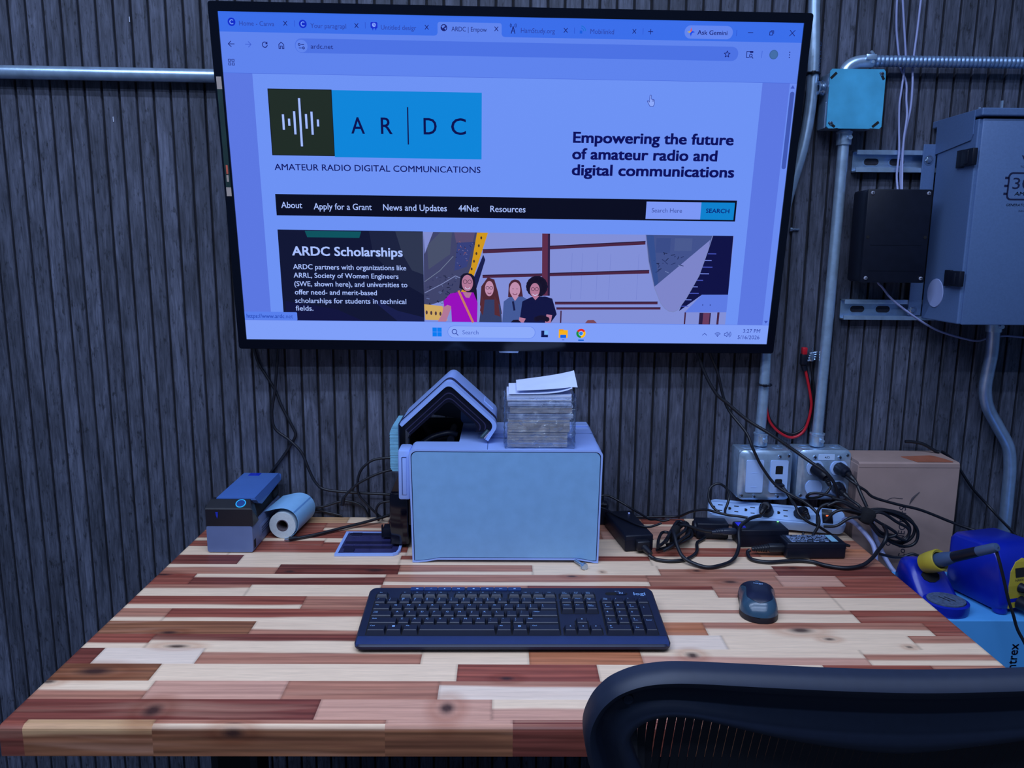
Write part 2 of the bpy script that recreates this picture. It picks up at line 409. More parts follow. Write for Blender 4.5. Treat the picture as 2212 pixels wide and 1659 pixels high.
    me.from_pydata((np.array(V)-off).tolist(), [], F); me.materials.append(desk_material())
    at = me.color_attributes.new('Col', 'FLOAT_COLOR', 'POINT')
    cc = np.ones((len(V), 4)); cc[:, :3] = np.clip(C, 0.005, 1); at.data.foreach_set('color', cc.ravel())
    bm_ = bmesh.new(); bm_.from_mesh(me); bm_.normal_update()
    for f_ in bm_.faces:
        c = f_.calc_center_median()+Vector(off); n = f_.normal
        want = Vector((0, 0, 1)) if c.z > ZT-.004 else Vector((0, 0, -1)) if c.z < ZT-TH+1e-4 else Vector((0, -1, 0)) if c.y < -.74 else Vector((0, 1, 0)) if c.y > YR-.001 else Vector((1 if c.x > 0 else -1, 0, 0))
        if n.dot(want) < 0: f_.normal_flip()
    bm_.to_mesh(me); bm_.free()
    o = bpy.data.objects.new('desktop', me); COL.objects.link(o); o.parent = D
    fm = mat('black_frame_steel', (.010, .011, .016), .5, noise=.1)
    for sx in (-1, 1):
        g = G(); g.box2((sx*.50-.04, -.42, .03), (sx*.50+.04, -.36, .66), .004); g.box2((sx*.50-.03, -.42, .3), (sx*.50+.03, -.365, .68), .003); g.build('leg', fm, D)
        g = G(); g.box2((sx*.50-.04, -.68, 0), (sx*.50+.04, -.08, .032), .008); g.build('foot', fm, D)
        g = G(); g.box2((sx*.50-.03, -.66, .672), (sx*.50+.03, -.10, .709), .003); g.build('bracket', fm, D)
    g = G(); g.box2((-.5, -.43, .66), (.5, -.40, .705), .003); g.box2((-.5, -.38, .66), (.5, -.35, .705), .003); g.build('crossbar', fm, D)
build_desk()

# ==================================================================== TELEVISION (page laid out in millimetres on the screen)
TV_W, TV_H = 1.040, .5928
class Page(G):
    """flat lit artwork on the panel: u right, v down in mm, lay = stacking order"""
    def P(s, u, v, lay): return (u/1000-TV_W/2, -.0012-lay*.00014, TV_H/2-v/1000)
    def poly(s, pts, col, lay=1): s.add([s.P(u, v, lay) for u, v in pts], [tuple(range(len(pts)))], 0, col)
    def rect(s, u0, v0, u1, v1, col, lay=1): s.poly([(u0, v0), (u1, v0), (u1, v1), (u0, v1)], col, lay)
    def rr(s, u0, v0, u1, v1, r, col, lay=1): s.poly(rrect(u0, v0, u1, v1, r), col, lay)
    def disc(s, u, v, r, col, lay=1, ry=None): s.poly(ell(u, v, r, ry or r, 28), col, lay)
    def line(s, pts, wd, col, lay=2):
        for (a, b), (c, d) in zip(pts[:-1], pts[1:]):
            l = math.hypot(c-a, d-b) or 1; nx, ny = -(d-b)/l*wd/2, (c-a)/l*wd/2; ex, ey = (c-a)/l*wd*.3, (d-b)/l*wd*.3
            s.poly([(a+nx-ex, b+ny-ey), (c+nx+ex, d+ny+ey), (c-nx+ex, d-ny+ey), (a-nx-ex, b-ny-ey)], col, lay)
    def arc(s, u, v, r, a0, a1, wd, col, lay=2, n=14):
        s.line([(u+r*math.cos(math.radians(a0+(a1-a0)*k/n)), v+r*math.sin(math.radians(a0+(a1-a0)*k/n))) for k in range(n+1)], wd, col, lay)
    def txt(s, t, u, v, wd, cap, col, lay=3, bold=0):
        k = bold*cap*.016
        for du, dv in ((0, 0),) if not bold else ((-k, -k*.6), (k, -k*.6), (-k, k*.6), (k, k*.6), (0, 0)):
            P, F = text2d(t, u+k, v+k*.6, wd-2*k, -(cap-1.2*k)); s.add([s.P(a+du, b+dv, lay) for a, b in P], F, 0, col)
def screen_material():
    m = bpy.data.materials.new('lit_screen'); m.use_nodes = True; nt = m.node_tree
    b = nt.nodes['Principled BSDF']; b.inputs['Base Color'].default_value = (.004, .004, .008, 1); b.inputs['Roughness'].default_value = .35
    b.inputs['Specular IOR Level'].default_value = .2
    at = nt.nodes.new('ShaderNodeAttribute'); at.attribute_name = 'Col'
    nt.links.new(at.outputs['Color'], b.inputs['Emission Color']); b.inputs['Emission Strength'].default_value = 1.0
    return m
def build_tv():
    Mx = Vector((.99991, .01320, -.0040)).normalized()
    t, yw, rl = .1285, .0127, -.004
    u = Vector((math.cos(yw), math.sin(yw), 0)); n = Vector((math.sin(yw), -math.cos(yw), 0)); up = Vector((0, 0, 1))
    up2 = math.cos(t)*up+math.sin(t)*n; n2 = math.cos(t)*n-math.sin(t)*up
    u3 = math.cos(rl)*u+math.sin(rl)*up2; w3 = math.cos(rl)*up2-math.sin(rl)*u
    R = Matrix((u3, -n2, w3)).transposed().to_4x4()
    T = thing('television', 'wide black television tilted forward on the wall showing a blue-tinted web page', 'television', (0, 0, 0), world=False)
    T.matrix_world = Matrix.Translation((-.0378, -.0947, 1.4336)) @ R
    a, b = TV_W/2, TV_H/2
    g = G(); o_ = rrect(-a-.0155, -b-.0185, a+.0145, b+.0155, .004, 3); i_ = rrect(-a, -b, a, b, .0008, 3)
    g.ring(o_, i_, 'y', -.004, .012)
    g.ring(rrect(-a-.0165, -b-.0195, a+.0155, b+.0165, .005, 3), o_, 'y', -.0025, .013)
    g.build('bezel', GLOSS, T, 40)
    g = G(); g.box2((-a-.013, .012, -b-.016), (a+.012, .019, b+.013), .003); g.box2((-.36, .028, -.24), (.36, .052, .12), .012)
    g.build('back_housing', mat('matt_black_back', (.006, .007, .011), .5, noise=.1), T)
    g = G(); g.box2((-.12, .050, -.10), (.12, .078, .10), .004); g.box2((-.20, .052, -.07), (-.16, .078, .07), .002); g.box2((.16, .052, -.07), (.20, .078, .07), .002)
    g.build('wall_bracket', mat('bracket_steel', (.02, .022, .03), .5, .6, noise=.1), T)
    g = G(); g.prism([(-.020+.0, -b-.0195), (.020, -b-.0195), (.0185, -b-.0230), (-.0185, -b-.0230)], 'y', -.003, .006)
    o = g.build('badge_bar', CHROME, T); o.location.x = .0; o['label'] = 'small bright metal bar under the lower bezel'
    g = G()
    st = [(.152, .062, 0), (.138, -.02, 1)]
    dk = S(14, 34, 40)
    for z0, z1, mi in ((.168, .189, 0), (.044, .168, 1), (-.004, .044, 1), (-.020, -.004, 0)):
        g.box2((-a-.0125, -.0046, z0), (-a-.0035, -.0036, z1), 0, mi)
    g.box2((-a-.0095, -.0050, .020), (-a-.006, -.0044, .036), 0, 2); g.box2((-a-.010, -.0050, .006), (-a-.006, -.0044, .018), 0, 0)
    o = g.build('edge_sticker', [mat('sticker_beige', S(176, 160, 150), .6, noise=.1), mat('sticker_green', S(10, 46, 44), .6, noise=.2), mat('sticker_orange', S(200, 90, 70), .6, noise=.1)], T)
    o['label'] = 'dark green printed sticker with beige ends on the left bezel'
    # ---- panel artwork
    ink = S(18, 24, 110); ink2 = S(42, 62, 160); pale = S(165, 188, 250); page = S(108, 145, 243); tool = S(93, 130, 236)
    strip = S(56, 108, 232); grey = S(90, 118, 224); url = S(74, 112, 226); task = S(126, 158, 248); black = S(2, 3, 22); cy = S(4, 132, 216)
    sm = screen_material()
    p = Page(); p.rect(0, 0, 1040, 592.8, tool, 0); scr = p.build('screen', sm, T, colors=True)
    # tab bar
    p = Page(); p.rect(0, 0, 1040, 32.6, strip, 1)
    p.poly([(379, 32.6), (383, 31.5), (385, 28), (385, 14)]+[(389-4*math.cos(x), 14-4*math.sin(x)) for x in (.4, .8, 1.2)]+[(389, 10), (495, 10)]+[(495+4*math.sin(x), 14-4*math.cos(x)) for x in (.4, .8, 1.2)]+[(499, 14), (499, 28), (501, 31.5), (505, 32.6)], tool, 2)
    for t_, x, y, wd, cp, bo in (('Home - Canva', 35.6, 22.3, 61.2, 7.6, 0), ('Your paragrapl', 160.5, 24.0, 62.8, 7.6, 0), ('Untitled desigr', 284.9, 24.4, 62.3, 7.7, 0), ('ARDC | Empow', 409.6, 24.8, 62.9, 7.7, 0), ('HamStudy.org', 533.4, 25.1, 60.6, 7.9, 0), ('Mobilinkd', 657.5, 24.5, 42.4, 8.0, 0)):
        p.txt(t_, x, y, wd, cp, ink2 if 'ARDC' not in t_ else ink, 3, bo)
    for x, y in ((116.4, 17.3), (241.6, 18.7), (365.8, 19.1), (489.5, 19.5), (613.3, 19.6), (736.2, 19.0)):
        p.line([(x-3, y-3.4), (x+3, y+3.4)], 1.2, ink, 3); p.line([(x-3, y+3.4), (x+3, y-3.4)], 1.2, ink, 3)
    for x, y in ((132.7, 17.4), (257.3, 18), (628.9, 19.8), (751.9, 18.7), (920.4, 18.4)): p.rect(x-.5, y-5, x+.5, y+5, S(44, 84, 205), 3)
    p.line([(761.5, 19.1), (769.5, 19.1)], 1.2, ink, 3); p.line([(765.5, 15.1), (765.5, 23.1)], 1.2, ink, 3)
    for x, y in ((22.4, 16.6), (147.2, 17.8)):
        p.disc(x, y, 6.8, S(8, 40, 200), 3); p.arc(x+.4, y, 3.3, 50, 310, 1.4, S(120, 165, 255), 4)
    p.rr(266.5, 12.5, 278.7, 22.5, 2, S(20, 44, 205), 3); p.disc(272.6, 17, 3.4, S(130, 165, 255), 4); p.line([(272.6, 17), (272.6, 14.4)], .9, S(20, 44, 205), 5); p.line([(272.6, 17), (275, 17.4)], .9, S(20, 44, 205), 5)
    p.poly([(269, 22), (272, 22), (270, 26.5)], S(20, 44, 205), 3); p.poly([(274, 22), (277, 22), (275.5, 26.5)], S(20, 44, 205), 3)
    p.disc(396.3, 19.2, 5.8, ink, 3); p.poly([(392, 17), (396, 14.6), (399, 16), (396, 19), (394, 20.5)], tool, 4); p.poly([(397, 20), (401, 19), (399, 23.4)], tool, 4)
    p.line([(516, 26.5), (519.4, 15), (522.8, 26.5)], 1.4, ink, 3); p.line([(517.4, 22.5), (521.6, 22.5)], 1.2, ink, 3)
    for s_ in (-1, 1):
        for r_ in (3.2, 5.4): p.arc(519.4, 13.4, r_, -35 if s_ > 0 else 145, 35 if s_ > 0 else 215, .9, ink, 3)
    p.rect(638.5, 19.5, 643, 24.5, S(20, 90, 220), 3)
    for r_ in (5, 8.4): p.arc(640.5, 20.5, r_, -85, -5, 1.2, S(20, 110, 205), 3)
    p.rr(826.6, 7.3, 913.6, 29.2, 10.5, S(96, 132, 238), 2); p.txt('Ask Gemini', 849.9, 22.2, 53.9, 7.4, ink, 3, 1)
    p.poly([(838.2, 10.6), (840, 16.4), (845.2, 18.2), (840, 20), (838.2, 25.8), (836.4, 20), (831.2, 18.2), (836.4, 16.4)], S(20, 70, 235), 3)
    p.poly([(838.2, 10.6), (840, 16.4), (838.2, 18.2), (836.4, 16.4)], S(200, 90, 120), 4); p.poly([(831.2, 18.2), (836.4, 16.4), (838.2, 18.2), (836.4, 20)], S(190, 170, 90), 4)
    p.line([(941.3, 17.4), (950, 17.4)], 1.1, ink, 3)
    p.line([(980.4, 15.4), (985.4, 15.4), (985.4, 20.8), (980.4, 20.8), (980.4, 15.4)], 1.1, ink, 3); p.line([(982.4, 13.4), (987.2, 13.6), (987.4, 18.6)], 1.1, ink, 3)
    p.line([(1016.8, 12.2), (1025.8, 21.4)], 1.1, ink, 3); p.line([(1016.8, 21.4), (1025.8, 12.2)], 1.1, ink, 3)
    p.build('browser_tabs', sm, scr, colors=True)
    # address bar
    p = Page(); p.rr(131, 41.3, 927, 65.2, 11.5, url, 1); p.disc(142.7, 54, 10.6, tool, 2)
    p.txt('ardc.net', 158.8, 57.9, 39.7, 7.8, ink, 3)
    p.line([(13.4, 52.6), (24, 52.6)], 1.2, ink, 3); p.line([(18.2, 48), (13.4, 52.6), (18.2, 57.2)], 1.2, ink, 3)
    p.line([(43.4, 52.7), (53.4, 52.7)], 1.1, S(60, 92, 205), 3); p.line([(48.8, 48.2), (53.6, 52.7), (48.8, 57.2)], 1.1, S(60, 92, 205), 3)
    p.arc(77.8, 52.8, 4.4, 10, 320, 1.3, ink, 3); p.poly([(82.6, 47.6), (82.6, 52), (78.4, 51.6)], ink, 3)
    p.line([(102.6, 58.8), (102.6, 52), (106.9, 48.2), (111.2, 52), (111.2, 58.8), (108.6, 58.8), (108.6, 54.6), (105.2, 54.6), (105.2, 58.8), (102.6, 58.8)], 1.2, ink, 3)
    p.arc(138.8, 51.4, 1.7, 0, 360, 1.1, ink, 3); p.line([(142.4, 51.4), (147, 51.4)], 1.2, ink, 3); p.arc(146, 57, 1.7, 0, 360, 1.1, ink, 3); p.line([(138, 57), (142.4, 57)], 1.2, ink, 3)
    st_ = [(906.8+r_*math.sin(k*PI/5), 53.9-r_*math.cos(k*PI/5)) for k in range(11) for r_ in ((5.6 if k % 2 == 0 else 2.6),)]
    p.line(st_, 1.1, ink, 3)
    p.line([(947.6, 58.6), (942.4, 58.6), (942.4, 48.6), (953.4, 48.6)], 1.2, ink, 3); p.rect(948, 47.8, 954, 50.8, ink, 3); p.arc(950.2, 55.4, 2.5, 0, 360, 1.2, ink, 3); p.line([(952, 57.2), (954.4, 59.8)], 1.3, ink, 3)
    p.rect(969.6, 47, 970.5, 59, S(62, 98, 212), 3); p.disc(991.7, 53.1, 8, S(58, 98, 158), 3); p.disc(991.7, 53.1, 6.4, S(66, 108, 166), 4)
    for y in (48.7, 53, 57.3): p.disc(1020.6, y, 1.0, ink, 3)
    for dx in (-3.1, 3.1):
        for dy in (-3.1, 3.1):
            x, y = 16.1+dx, 82.7+dy; p.line([(x-1.9, y-1.9), (x+1.9, y-1.9), (x+1.9, y+1.9), (x-1.9, y+1.9), (x-1.9, y-1.9)], 1.0, ink, 3)
    p.build('address_bar', sm, scr, colors=True)
    # page body
    p = Page(); p.rect(0, 101, 51.6, 553.8, grey, 1); p.rect(976.8, 101, 1027.3, 553.8, grey, 1); p.rect(51.6, 101, 976.8, 553.8, page, 1); p.rect(0, 100.4, 1040, 101, S(70, 102, 214), 2)
    p.rect(1027.3, 101, 1040, 553.8, S(104, 138, 240), 1); p.rr(1029.6, 115.4, 1037.6, 252.4, 3.8, S(62, 86, 178), 2)
    p.poly([(1033.2, 104), (1037, 110), (1029.4, 110)], S(62, 86, 190), 2); p.poly([(1029.6, 545), (1037.8, 545), (1033.7, 550.5)], S(62, 86, 190), 2)
    hx, hy = 773.8, 135.6
    hand = [(-2.6, 2), (-4.6, -.6), (-6.6, .2), (-2.6, 6.6), (-.6, 9.4), (5, 9.4), (7, 5), (6.6, -1.6), (4.6, -2.4), (2.6, -3), (.6, -3.4), (.6, -9), (-.4, -10.2), (-2, -9.6), (-2.4, 2), (-2.6, 2)]
    p.poly([(hx+x, hy+y) for x, y in hand], S(140, 168, 250), 3); p.line([(hx+x, hy+y) for x, y in hand], .9, ink2, 4)
    for x in (2.6, 4.6): p.line([(hx+x, hy-2.4), (hx+x, hy+1)], .8, ink2, 4)
    p.rect(0, 537.1, 101, 553.4, S(86, 126, 236), 4); p.rr(96, 537.1, 103, 553.4, 2, S(86, 126, 236), 4); p.txt('https://www.ardc.net', 4.1, 549.3, 90.3, 7.9, S(48, 82, 190), 5)
    p.build('page_margins', sm, scr, colors=True)
    # logo
    p = Page(); p.rect(76.7, 125.9, 192, 241.4, S(28, 40, 26), 2); p.rect(192, 126.6, 464, 243.3, cy, 2)
    p.line([(77.5, 126.4), (191.4, 126.4), (191.4, 241), (77.5, 241), (77.5, 126.4)], 1.2, S(10, 14, 22), 3)
    for x, y0, y1 in ((101.4, 169.7, 196.4), (111.9, 176.9, 189.3), (122, 164, 204.1), (132.5, 141.3, 225.2), (143.2, 168.5, 193.7), (153.5, 164.1, 204.3), (164.3, 177.5, 189.6)):
        p.rect(x-2.7, y0-.6, x+2.7, y1+.6, S(6, 10, 60), 3); p.rect(x-2.0, y0, x+2.0, y1, S(160, 186, 248), 4)
    for t_, x, y, wd, cp in (('A', 224.5, 200.8, 24.8, 28.6), ('R', 278.9, 200.5, 21.2, 28.6), ('D', 357.2, 200.1, 24.1, 28.6), ('C', 407.8, 199.8, 27.3, 28.6)): p.txt(t_, x, y, wd, cp, S(8, 14, 78), 4, .6)
    p.rect(327.4, 153.5, 329.8, 218.9, S(8, 14, 78), 4)
    p.txt('AMATEUR RADIO DIGITAL COMMUNICATIONS', 79.2, 267.7, 383.0, 11.2, S(14, 20, 96), 4, .8)
    p.build('site_logo', sm, scr, colors=True)
    p = Page()
    for t_, x, y, wd, cp in (('Empowering the future', 633.6, 209.9, 300.4, 19.7), ('of amateur radio and', 633.0, 239.3, 273.0, 20.0), ('digital communications', 633.4, 268.2, 307.4, 20.2)): p.txt(t_, x, y, wd, cp, S(10, 14, 92), 4, 3.0)
    p.build('headline_text', sm, scr, colors=True)
    p = Page(); p.rect(76.7, 311.5, 951.4, 350.8, black, 2)
    for t_, x, y, wd, cp in (('About', 86.5, 336.9, 39.4, 11.5), ('Apply for a Grant', 147.3, 338.6, 109.4, 11.5), ('News and Updates', 278.0, 338.8, 120.6, 11.6), ('44Net', 420.6, 338.6, 38.4, 11.6), ('Resources', 481.0, 338.9, 67.0, 11.6)): p.txt(t_, x, y, wd, cp, pale, 4, .7)
    p.rect(778.3, 315.6, 883.5, 348, S(122, 150, 244), 3); p.rect(883.5, 315.6, 947.8, 348, S(8, 128, 205), 3)
    p.txt('Search Here', 789.1, 335.7, 58.3, 8.0, S(60, 78, 160), 4); p.txt('SEARCH', 893.4, 335.0, 45.0, 8.0, S(8, 24, 110), 4, 1.2)
    p.build('navigation_bar', sm, scr, colors=True)
    # banner photograph
    p = Page(); p.rect(351.8, 378, 952, 553.3, S(128, 142, 214), 2)
    p.poly([(353.5, 378), (462, 378), (440, 459), (424, 500), (352, 524)], S(62, 66, 104), 3)
    p.poly([(353.5, 378), (372, 378), (355, 420)], S(128, 140, 208), 4); p.poly([(360, 404), (386, 378), (408, 378), (404, 420), (362, 450)], S(70, 78, 104), 4)
    p.poly([(412, 378), (452, 378), (448, 396), (416, 398)], S(86, 74, 112), 4); p.poly([(418, 398), (450, 396), (436, 444), (412, 452)], S(52, 62, 122), 4)
    for k in range(46):
        x = random.uniform(356, 436); y = random.uniform(455, 520)
        if x > 424-(y-455)*.5: x -= 20
        q = random.uniform(2, 6); a_ = random.uniform(0, 3.1)
        p.line([(x, y), (x+q*math.cos(a_), y+q*math.sin(a_)*.6)], random.uniform(.8, 2.2), random.choice([S(22, 26, 54), S(96, 108, 158), S(50, 56, 96), S(34, 40, 80)]), 5)
    for k in range(30):
        x = random.uniform(414, 452); y = random.uniform(396, 444); p.line([(x, y), (x+random.uniform(-3, 3), y+random.uniform(-3, 3))], .9, random.choice([S(24, 28, 60), S(110, 110, 160), S(150, 90, 90)]), 5)
    p.line([(354, 496), (388, 478), (414, 462), (424, 466)], 1.6, S(120, 130, 176), 6); p.line([(354, 474), (384, 452), (410, 424)], 1.2, S(112, 124, 150), 6)
    for (x0, y0, x1, y1, x2, y2, x3, y3) in ((596.7, 401.4, 781, 389.8, 781.4, 396.7, 596.8, 408.3), (598, 453.9, 792, 445.7, 792.5, 452.7, 598.2, 460.5), (609.9, 510.7, 813, 508.1, 813.4, 513.8, 610.1, 516.4), (613.1, 522, 819.5, 519.5, 819.8, 524.1, 613.2, 526.6), (467, 409.6, 581.6, 404.4, 581.7, 411.2, 467, 417.6), (467, 459.2, 582.7, 454.9, 582.9, 461, 467, 465.6)):
        p.poly([(x0, y0), (x1, y1), (x2, y2), (x3, y3)], S(72, 34, 62), 4); p.line([(x0, y0+1), (x1, y1+1)], 1.2, S(24, 18, 50), 5)
    p.poly([(581, 378.2), (596.1, 378.2), (599.2, 498.8), (583.8, 499)], S(92, 42, 70), 5); p.poly([(592, 378.2), (596.1, 378.2), (599.2, 498.8), (595, 499)], S(40, 26, 62), 6)
    for x0, x1 in ((621.1, 623.7), (868.6, 871.5), (934.1, 938.4)): p.rect(x0, 528.6, x1, 553.3, S(66, 36, 66), 4)
    p.rect(898.5, 529.8, 921.3, 553.3, S(40, 26, 64), 4); p.rect(906, 529.8, 919, 553.3, S(104, 58, 92), 5)
    for x in (660, 715, 770, 690, 640): p.rect(x, 415, x+.6, 505, S(110, 124, 200), 3)
    p.poly([(910.6, 378), (950.9, 378), (952, 493), (900, 493.6), (857, 527)], S(10, 12, 66), 4)
    p.poly([(899.7, 493.6), (952, 493), (952, 528.2), (868.5, 529.3)], S(92, 122, 226), 5); p.line([(903, 514), (903.6, 514)], 2, S(30, 40, 120), 6); p.line([(918, 514), (918.6, 514)], 2, S(30, 40, 120), 6)
    for k in range(9):
        x = 905-k*5.6; y = 413+k*13; p.line([(x, y), (x+random.uniform(10, 22), y)], 1.6, S(120, 140, 235) if k % 2 else S(70, 84, 190), 5)
    D_ = [(780.8, 378.2), (789.6, 429), (804, 479.2), (818.8, 510.3), (828.1, 521.7), (837.1, 527.3), (845.7, 528.7), (854, 524.8), (869.2, 501.1), (890.9, 455.6), (903.6, 408.1), (910.6, 378.2)]
    p.poly(D_, S(64, 80, 138), 6); p.poly(D_[2:10]+[(903.6, 408), (906.7, 386.1)], S(124, 132, 200), 7); p.line(D_, 1.4, S(120, 132, 190), 8)
    p.poly([(782.5, 379), (796, 379), (812, 472), (805, 477)], S(50, 76, 140), 7); p.rect(838, 384, 872, 408, S(72, 88, 142), 7); p.rect(802, 384, 830, 412, S(56, 74, 134), 7)
    for k in range(26):
        x = random.uniform(800, 862); y = random.uniform(412, 452)
        if y < 478-(x-804)*.9: p.line([(x, y), (x+random.uniform(-8, 9), y+random.uniform(-5, 5))], 1.3, random.choice([S(18, 26, 64), S(110, 128, 180), S(36, 48, 100)]), 8)
    p.poly([(455.8, 378.2), (476.9, 378.2), (460.7, 429), (439, 495.4), (424, 495.6), (444.3, 444.3)], S(206, 150, 14), 6)
    for k in range(7): p.disc(464-k*4.6, 388+k*15, 1.8, S(70, 50, 30), 7, 2.8)
    p.poly([(468, 420), (472, 430), (452, 496), (442, 500), (448, 470)], S(22, 26, 74), 6)
    p.poly([(352, 518.5), (388, 521.9), (398, 550.6), (354, 549.8)], S(206, 168, 96), 6)
    for k in range(4): p.disc(357+k*9, 535+k*.8, 2.0, S(70, 50, 60), 7, 4)
    skin = S(176, 118, 150); skin2 = S(190, 140, 172); hair = S(20, 16, 40)
    # four people standing, two heads below
    p.poly([(424, 462.3), (430, 457), (436.7, 455.8), (445, 457.5), (450.5, 462), (455.5, 490), (456.8, 514.6), (442.8, 497), (421.3, 485.3)], hair, 8)
    p.poly([(390.9, 518), (406.9, 521.7), (397.7, 545.3), (395, 553.2), (378.3, 553.2), (387.5, 537.6)], skin, 8)
    p.poly([(390.5, 511.5), (403.4, 497.1), (421.2, 493), (449.2, 494), (457.3, 514.5), (456.2, 553.2), (406.5, 553.2), (405.1, 521.7), (398, 519.2), (391.6, 523.2)], S(150, 6, 186), 9)
    p.poly([(428, 494), (446, 494), (441, 505), (434, 504)], skin, 10); p.disc(437.3, 475.5, 11, skin, 10, 16); p.line([(417.4+3, 491.8), (448, 553)], 4.4, S(196, 120, 100), 11)
    p.poly([(477, 464), (489.8, 468), (497.5, 494), (505.5, 536), (490, 541), (467, 538), (461.9, 518), (464.4, 482)], S(74, 36, 46), 8)
    p.poly([(472.1, 507.9), (492.5, 507.6), (502.8, 520.5), (505.7, 553.2), (460.6, 553.2), (464.4, 521)], S(48, 60, 102), 9); p.disc(480.2, 486, 8.6, skin2, 10, 15); p.poly([(466, 500), (471, 512), (468, 540), (462, 530)], S(84, 40, 48), 10); p.poly([(490, 500), (498, 512), (502, 542), (491, 538)], S(84, 40, 48), 10)
    p.poly([(518.2, 477.3), (523, 470), (530.1, 467.3), (538, 469.5), (541.9, 475.6), (546.5, 502.3), (517.1, 502.7)], S(70, 34, 48), 8)
    p.poly([(508.8, 511.3), (519.9, 502.7), (545.1, 500.9), (557.8, 507.9), (543.1, 553.2), (506.3, 553.2)], S(66, 88, 150), 8); p.disc(530.4, 487.6, 10.4, skin2, 9, 15); p.poly([(524, 500), (538, 500), (531, 510)], skin2, 9); p.line([(527, 512), (530, 528)], 4, S(20, 26, 70), 9)
    for k in range(18):
        a_ = k/18*2*PI; p.disc(573.3+15*math.cos(a_), 481+15*math.sin(a_), 6.4, hair, 8)
    p.disc(573.3, 480, 18, hair, 8)
    p.poly([(545.3, 510.9), (562, 502.2), (590, 500.4), (604.1, 504.5), (614, 535.8), (602.6, 553.2), (540.3, 553.2)], S(12, 16, 62), 9)
    p.poly([(564, 500), (579, 499), (571, 508)], skin, 10); p.disc(569.4, 488, 9.6, skin, 10, 14); p.poly([(540.1, 542.5), (552.9, 545.2), (548.8, 553.2), (538.9, 553.2)], skin, 10); p.poly([(593.7, 536.1), (605, 537.4), (602.6, 553.2), (591.3, 553.2)], skin, 10)
    for k in range(9): p.disc(574+k*2.6, 546-3*math.sin(k*.4), 5, hair, 11)
    p.disc(533, 553, 0.1, hair, 11); p.poly([(523, 553.2), (528, 548), (538, 547.6), (544, 553.2)], hair, 11); p.poly([(671, 553.2), (676, 547), (688, 546.5), (695, 553.2)], S(120, 70, 84), 9)
    for x, y, q in ((437.3, 473, 4.4), (480.2, 484.5, 3.6), (569.4, 486, 3.8)):
        p.arc(x-q, y, q*.85, 0, 360, .8, S(20, 16, 40), 11, 10); p.arc(x+q, y, q*.85, 0, 360, .8, S(20, 16, 40), 11, 10)
    for x, y, q in ((437.6, 483.6, 5), (480.4, 494, 3.6), (530.6, 494.5, 4.4), (570, 495, 5)): p.arc(x, y-1.4, q, 25, 155, 1.3, S(205, 200, 235) if q > 4.5 else S(110, 50, 80), 11, 8)
    for x in (526.6, 534.4): p.line([(x-1.6, 486), (x+1.6, 486)], .8, S(50, 26, 50), 11)
    # dark caption panel over the left third
    p.rect(76.6, 377.2, 352.4, 553.3, S(11, 16, 46), 12)
    p.poly([(128, 379), (235, 379), (231, 391), (132, 391)], S(6, 82, 92), 13); p.poly([(300, 378), (352.4, 378.2), (352.4, 460), (330, 452), (312, 420)], S(44, 52, 76), 13)
    p.poly([(250, 378), (300, 378), (312, 420), (330, 452), (352.4, 460), (352.4, 500), (300, 470), (256, 420)], S(24, 30, 58), 13)
    p.poly([(238, 500), (300, 532), (352.4, 545), (352.4, 553.3), (300, 553.3)], S(20, 26, 72), 13); p.poly([(82, 515), (180, 530), (232, 553.3), (82, 553.3)], S(12, 14, 58), 13)
    p.txt('ARDC Scholarships', 101.3, 425.2, 211.7, 17.4, pale, 15, 2.2)
    for t_, x, y, wd, cp in (('ARDC partners with organizations like', 101.4, 452, 217.5, 9.6), ('ARRL, Society of Women Engineers', 101.2, 468.6, 202.4, 9.6), ('(SWE, shown here), and universities to', 101.5, 485.1, 219, 9.7), ('offer need- and merit-based', 101.4, 501.5, 159.3, 9.7), ('scholarships for students in technical', 100.9, 518.2, 216.6, 9.8), ('fields.', 101.1, 533.5, 34.3, 9.9)): p.txt(t_, x, y, wd, cp, pale, 15, 1.0)
    p.rect(76.6, 537.1, 101, 553.4, S(86, 126, 236), 16); p.rr(94, 537.1, 103, 553.4, 2, S(86, 126, 236), 16)
    p.txt('https://www.ardc.net', 4.1, 549.3, 90.3, 7.9, S(48, 82, 190), 17)
    p.build('banner_photo', sm, scr, colors=True)
    # task bar
    p = Page(); p.rect(0, 553.8, 1040, 592.8, task, 2); p.rect(0, 553.5, 1040, 554.1, S(86, 116, 224), 3)
    for i in (0, 1):
        for j in (0, 1): p.rect(367.8+i*9.4, 565.4+j*9.4, 376.6+i*9.4, 574.2+j*9.4, S(2, 122, 240), 3)
    p.rr(397.8, 561.3, 572.6, 586.3, 12.4, S(96, 130, 234), 3); p.rr(398.6, 562, 571.8, 585.6, 12, S(140, 170, 250), 4)
    p.arc(411.4, 573.2, 4.6, 0, 360, 1.4, ink2, 5); p.line([(414.6, 576.6), (418.6, 580.8)], 1.5, ink2, 5); p.txt('Search', 427.4, 578.5, 31.8, 8, S(66, 92, 190), 5)
    p.rect(584.4, 569.6, 590.4, 583, S(12, 22, 84), 4); p.rect(584.4, 578, 598, 583, S(12, 22, 84), 4); p.rect(590.4, 569.6, 598, 578, S(120, 180, 246), 4)
    p.rect(619.4, 566.4, 629, 570, S(224, 150, 8), 4); p.rect(619.4, 568, 637.4, 584, S(246, 176, 6), 4); p.rr(622.4, 577.6, 634.6, 584, 1.4, S(8, 96, 226), 5); p.rect(626.4, 587.4, 631, 589, S(70, 96, 190), 4)
    cx_, cy_ = 663.9, 574.4
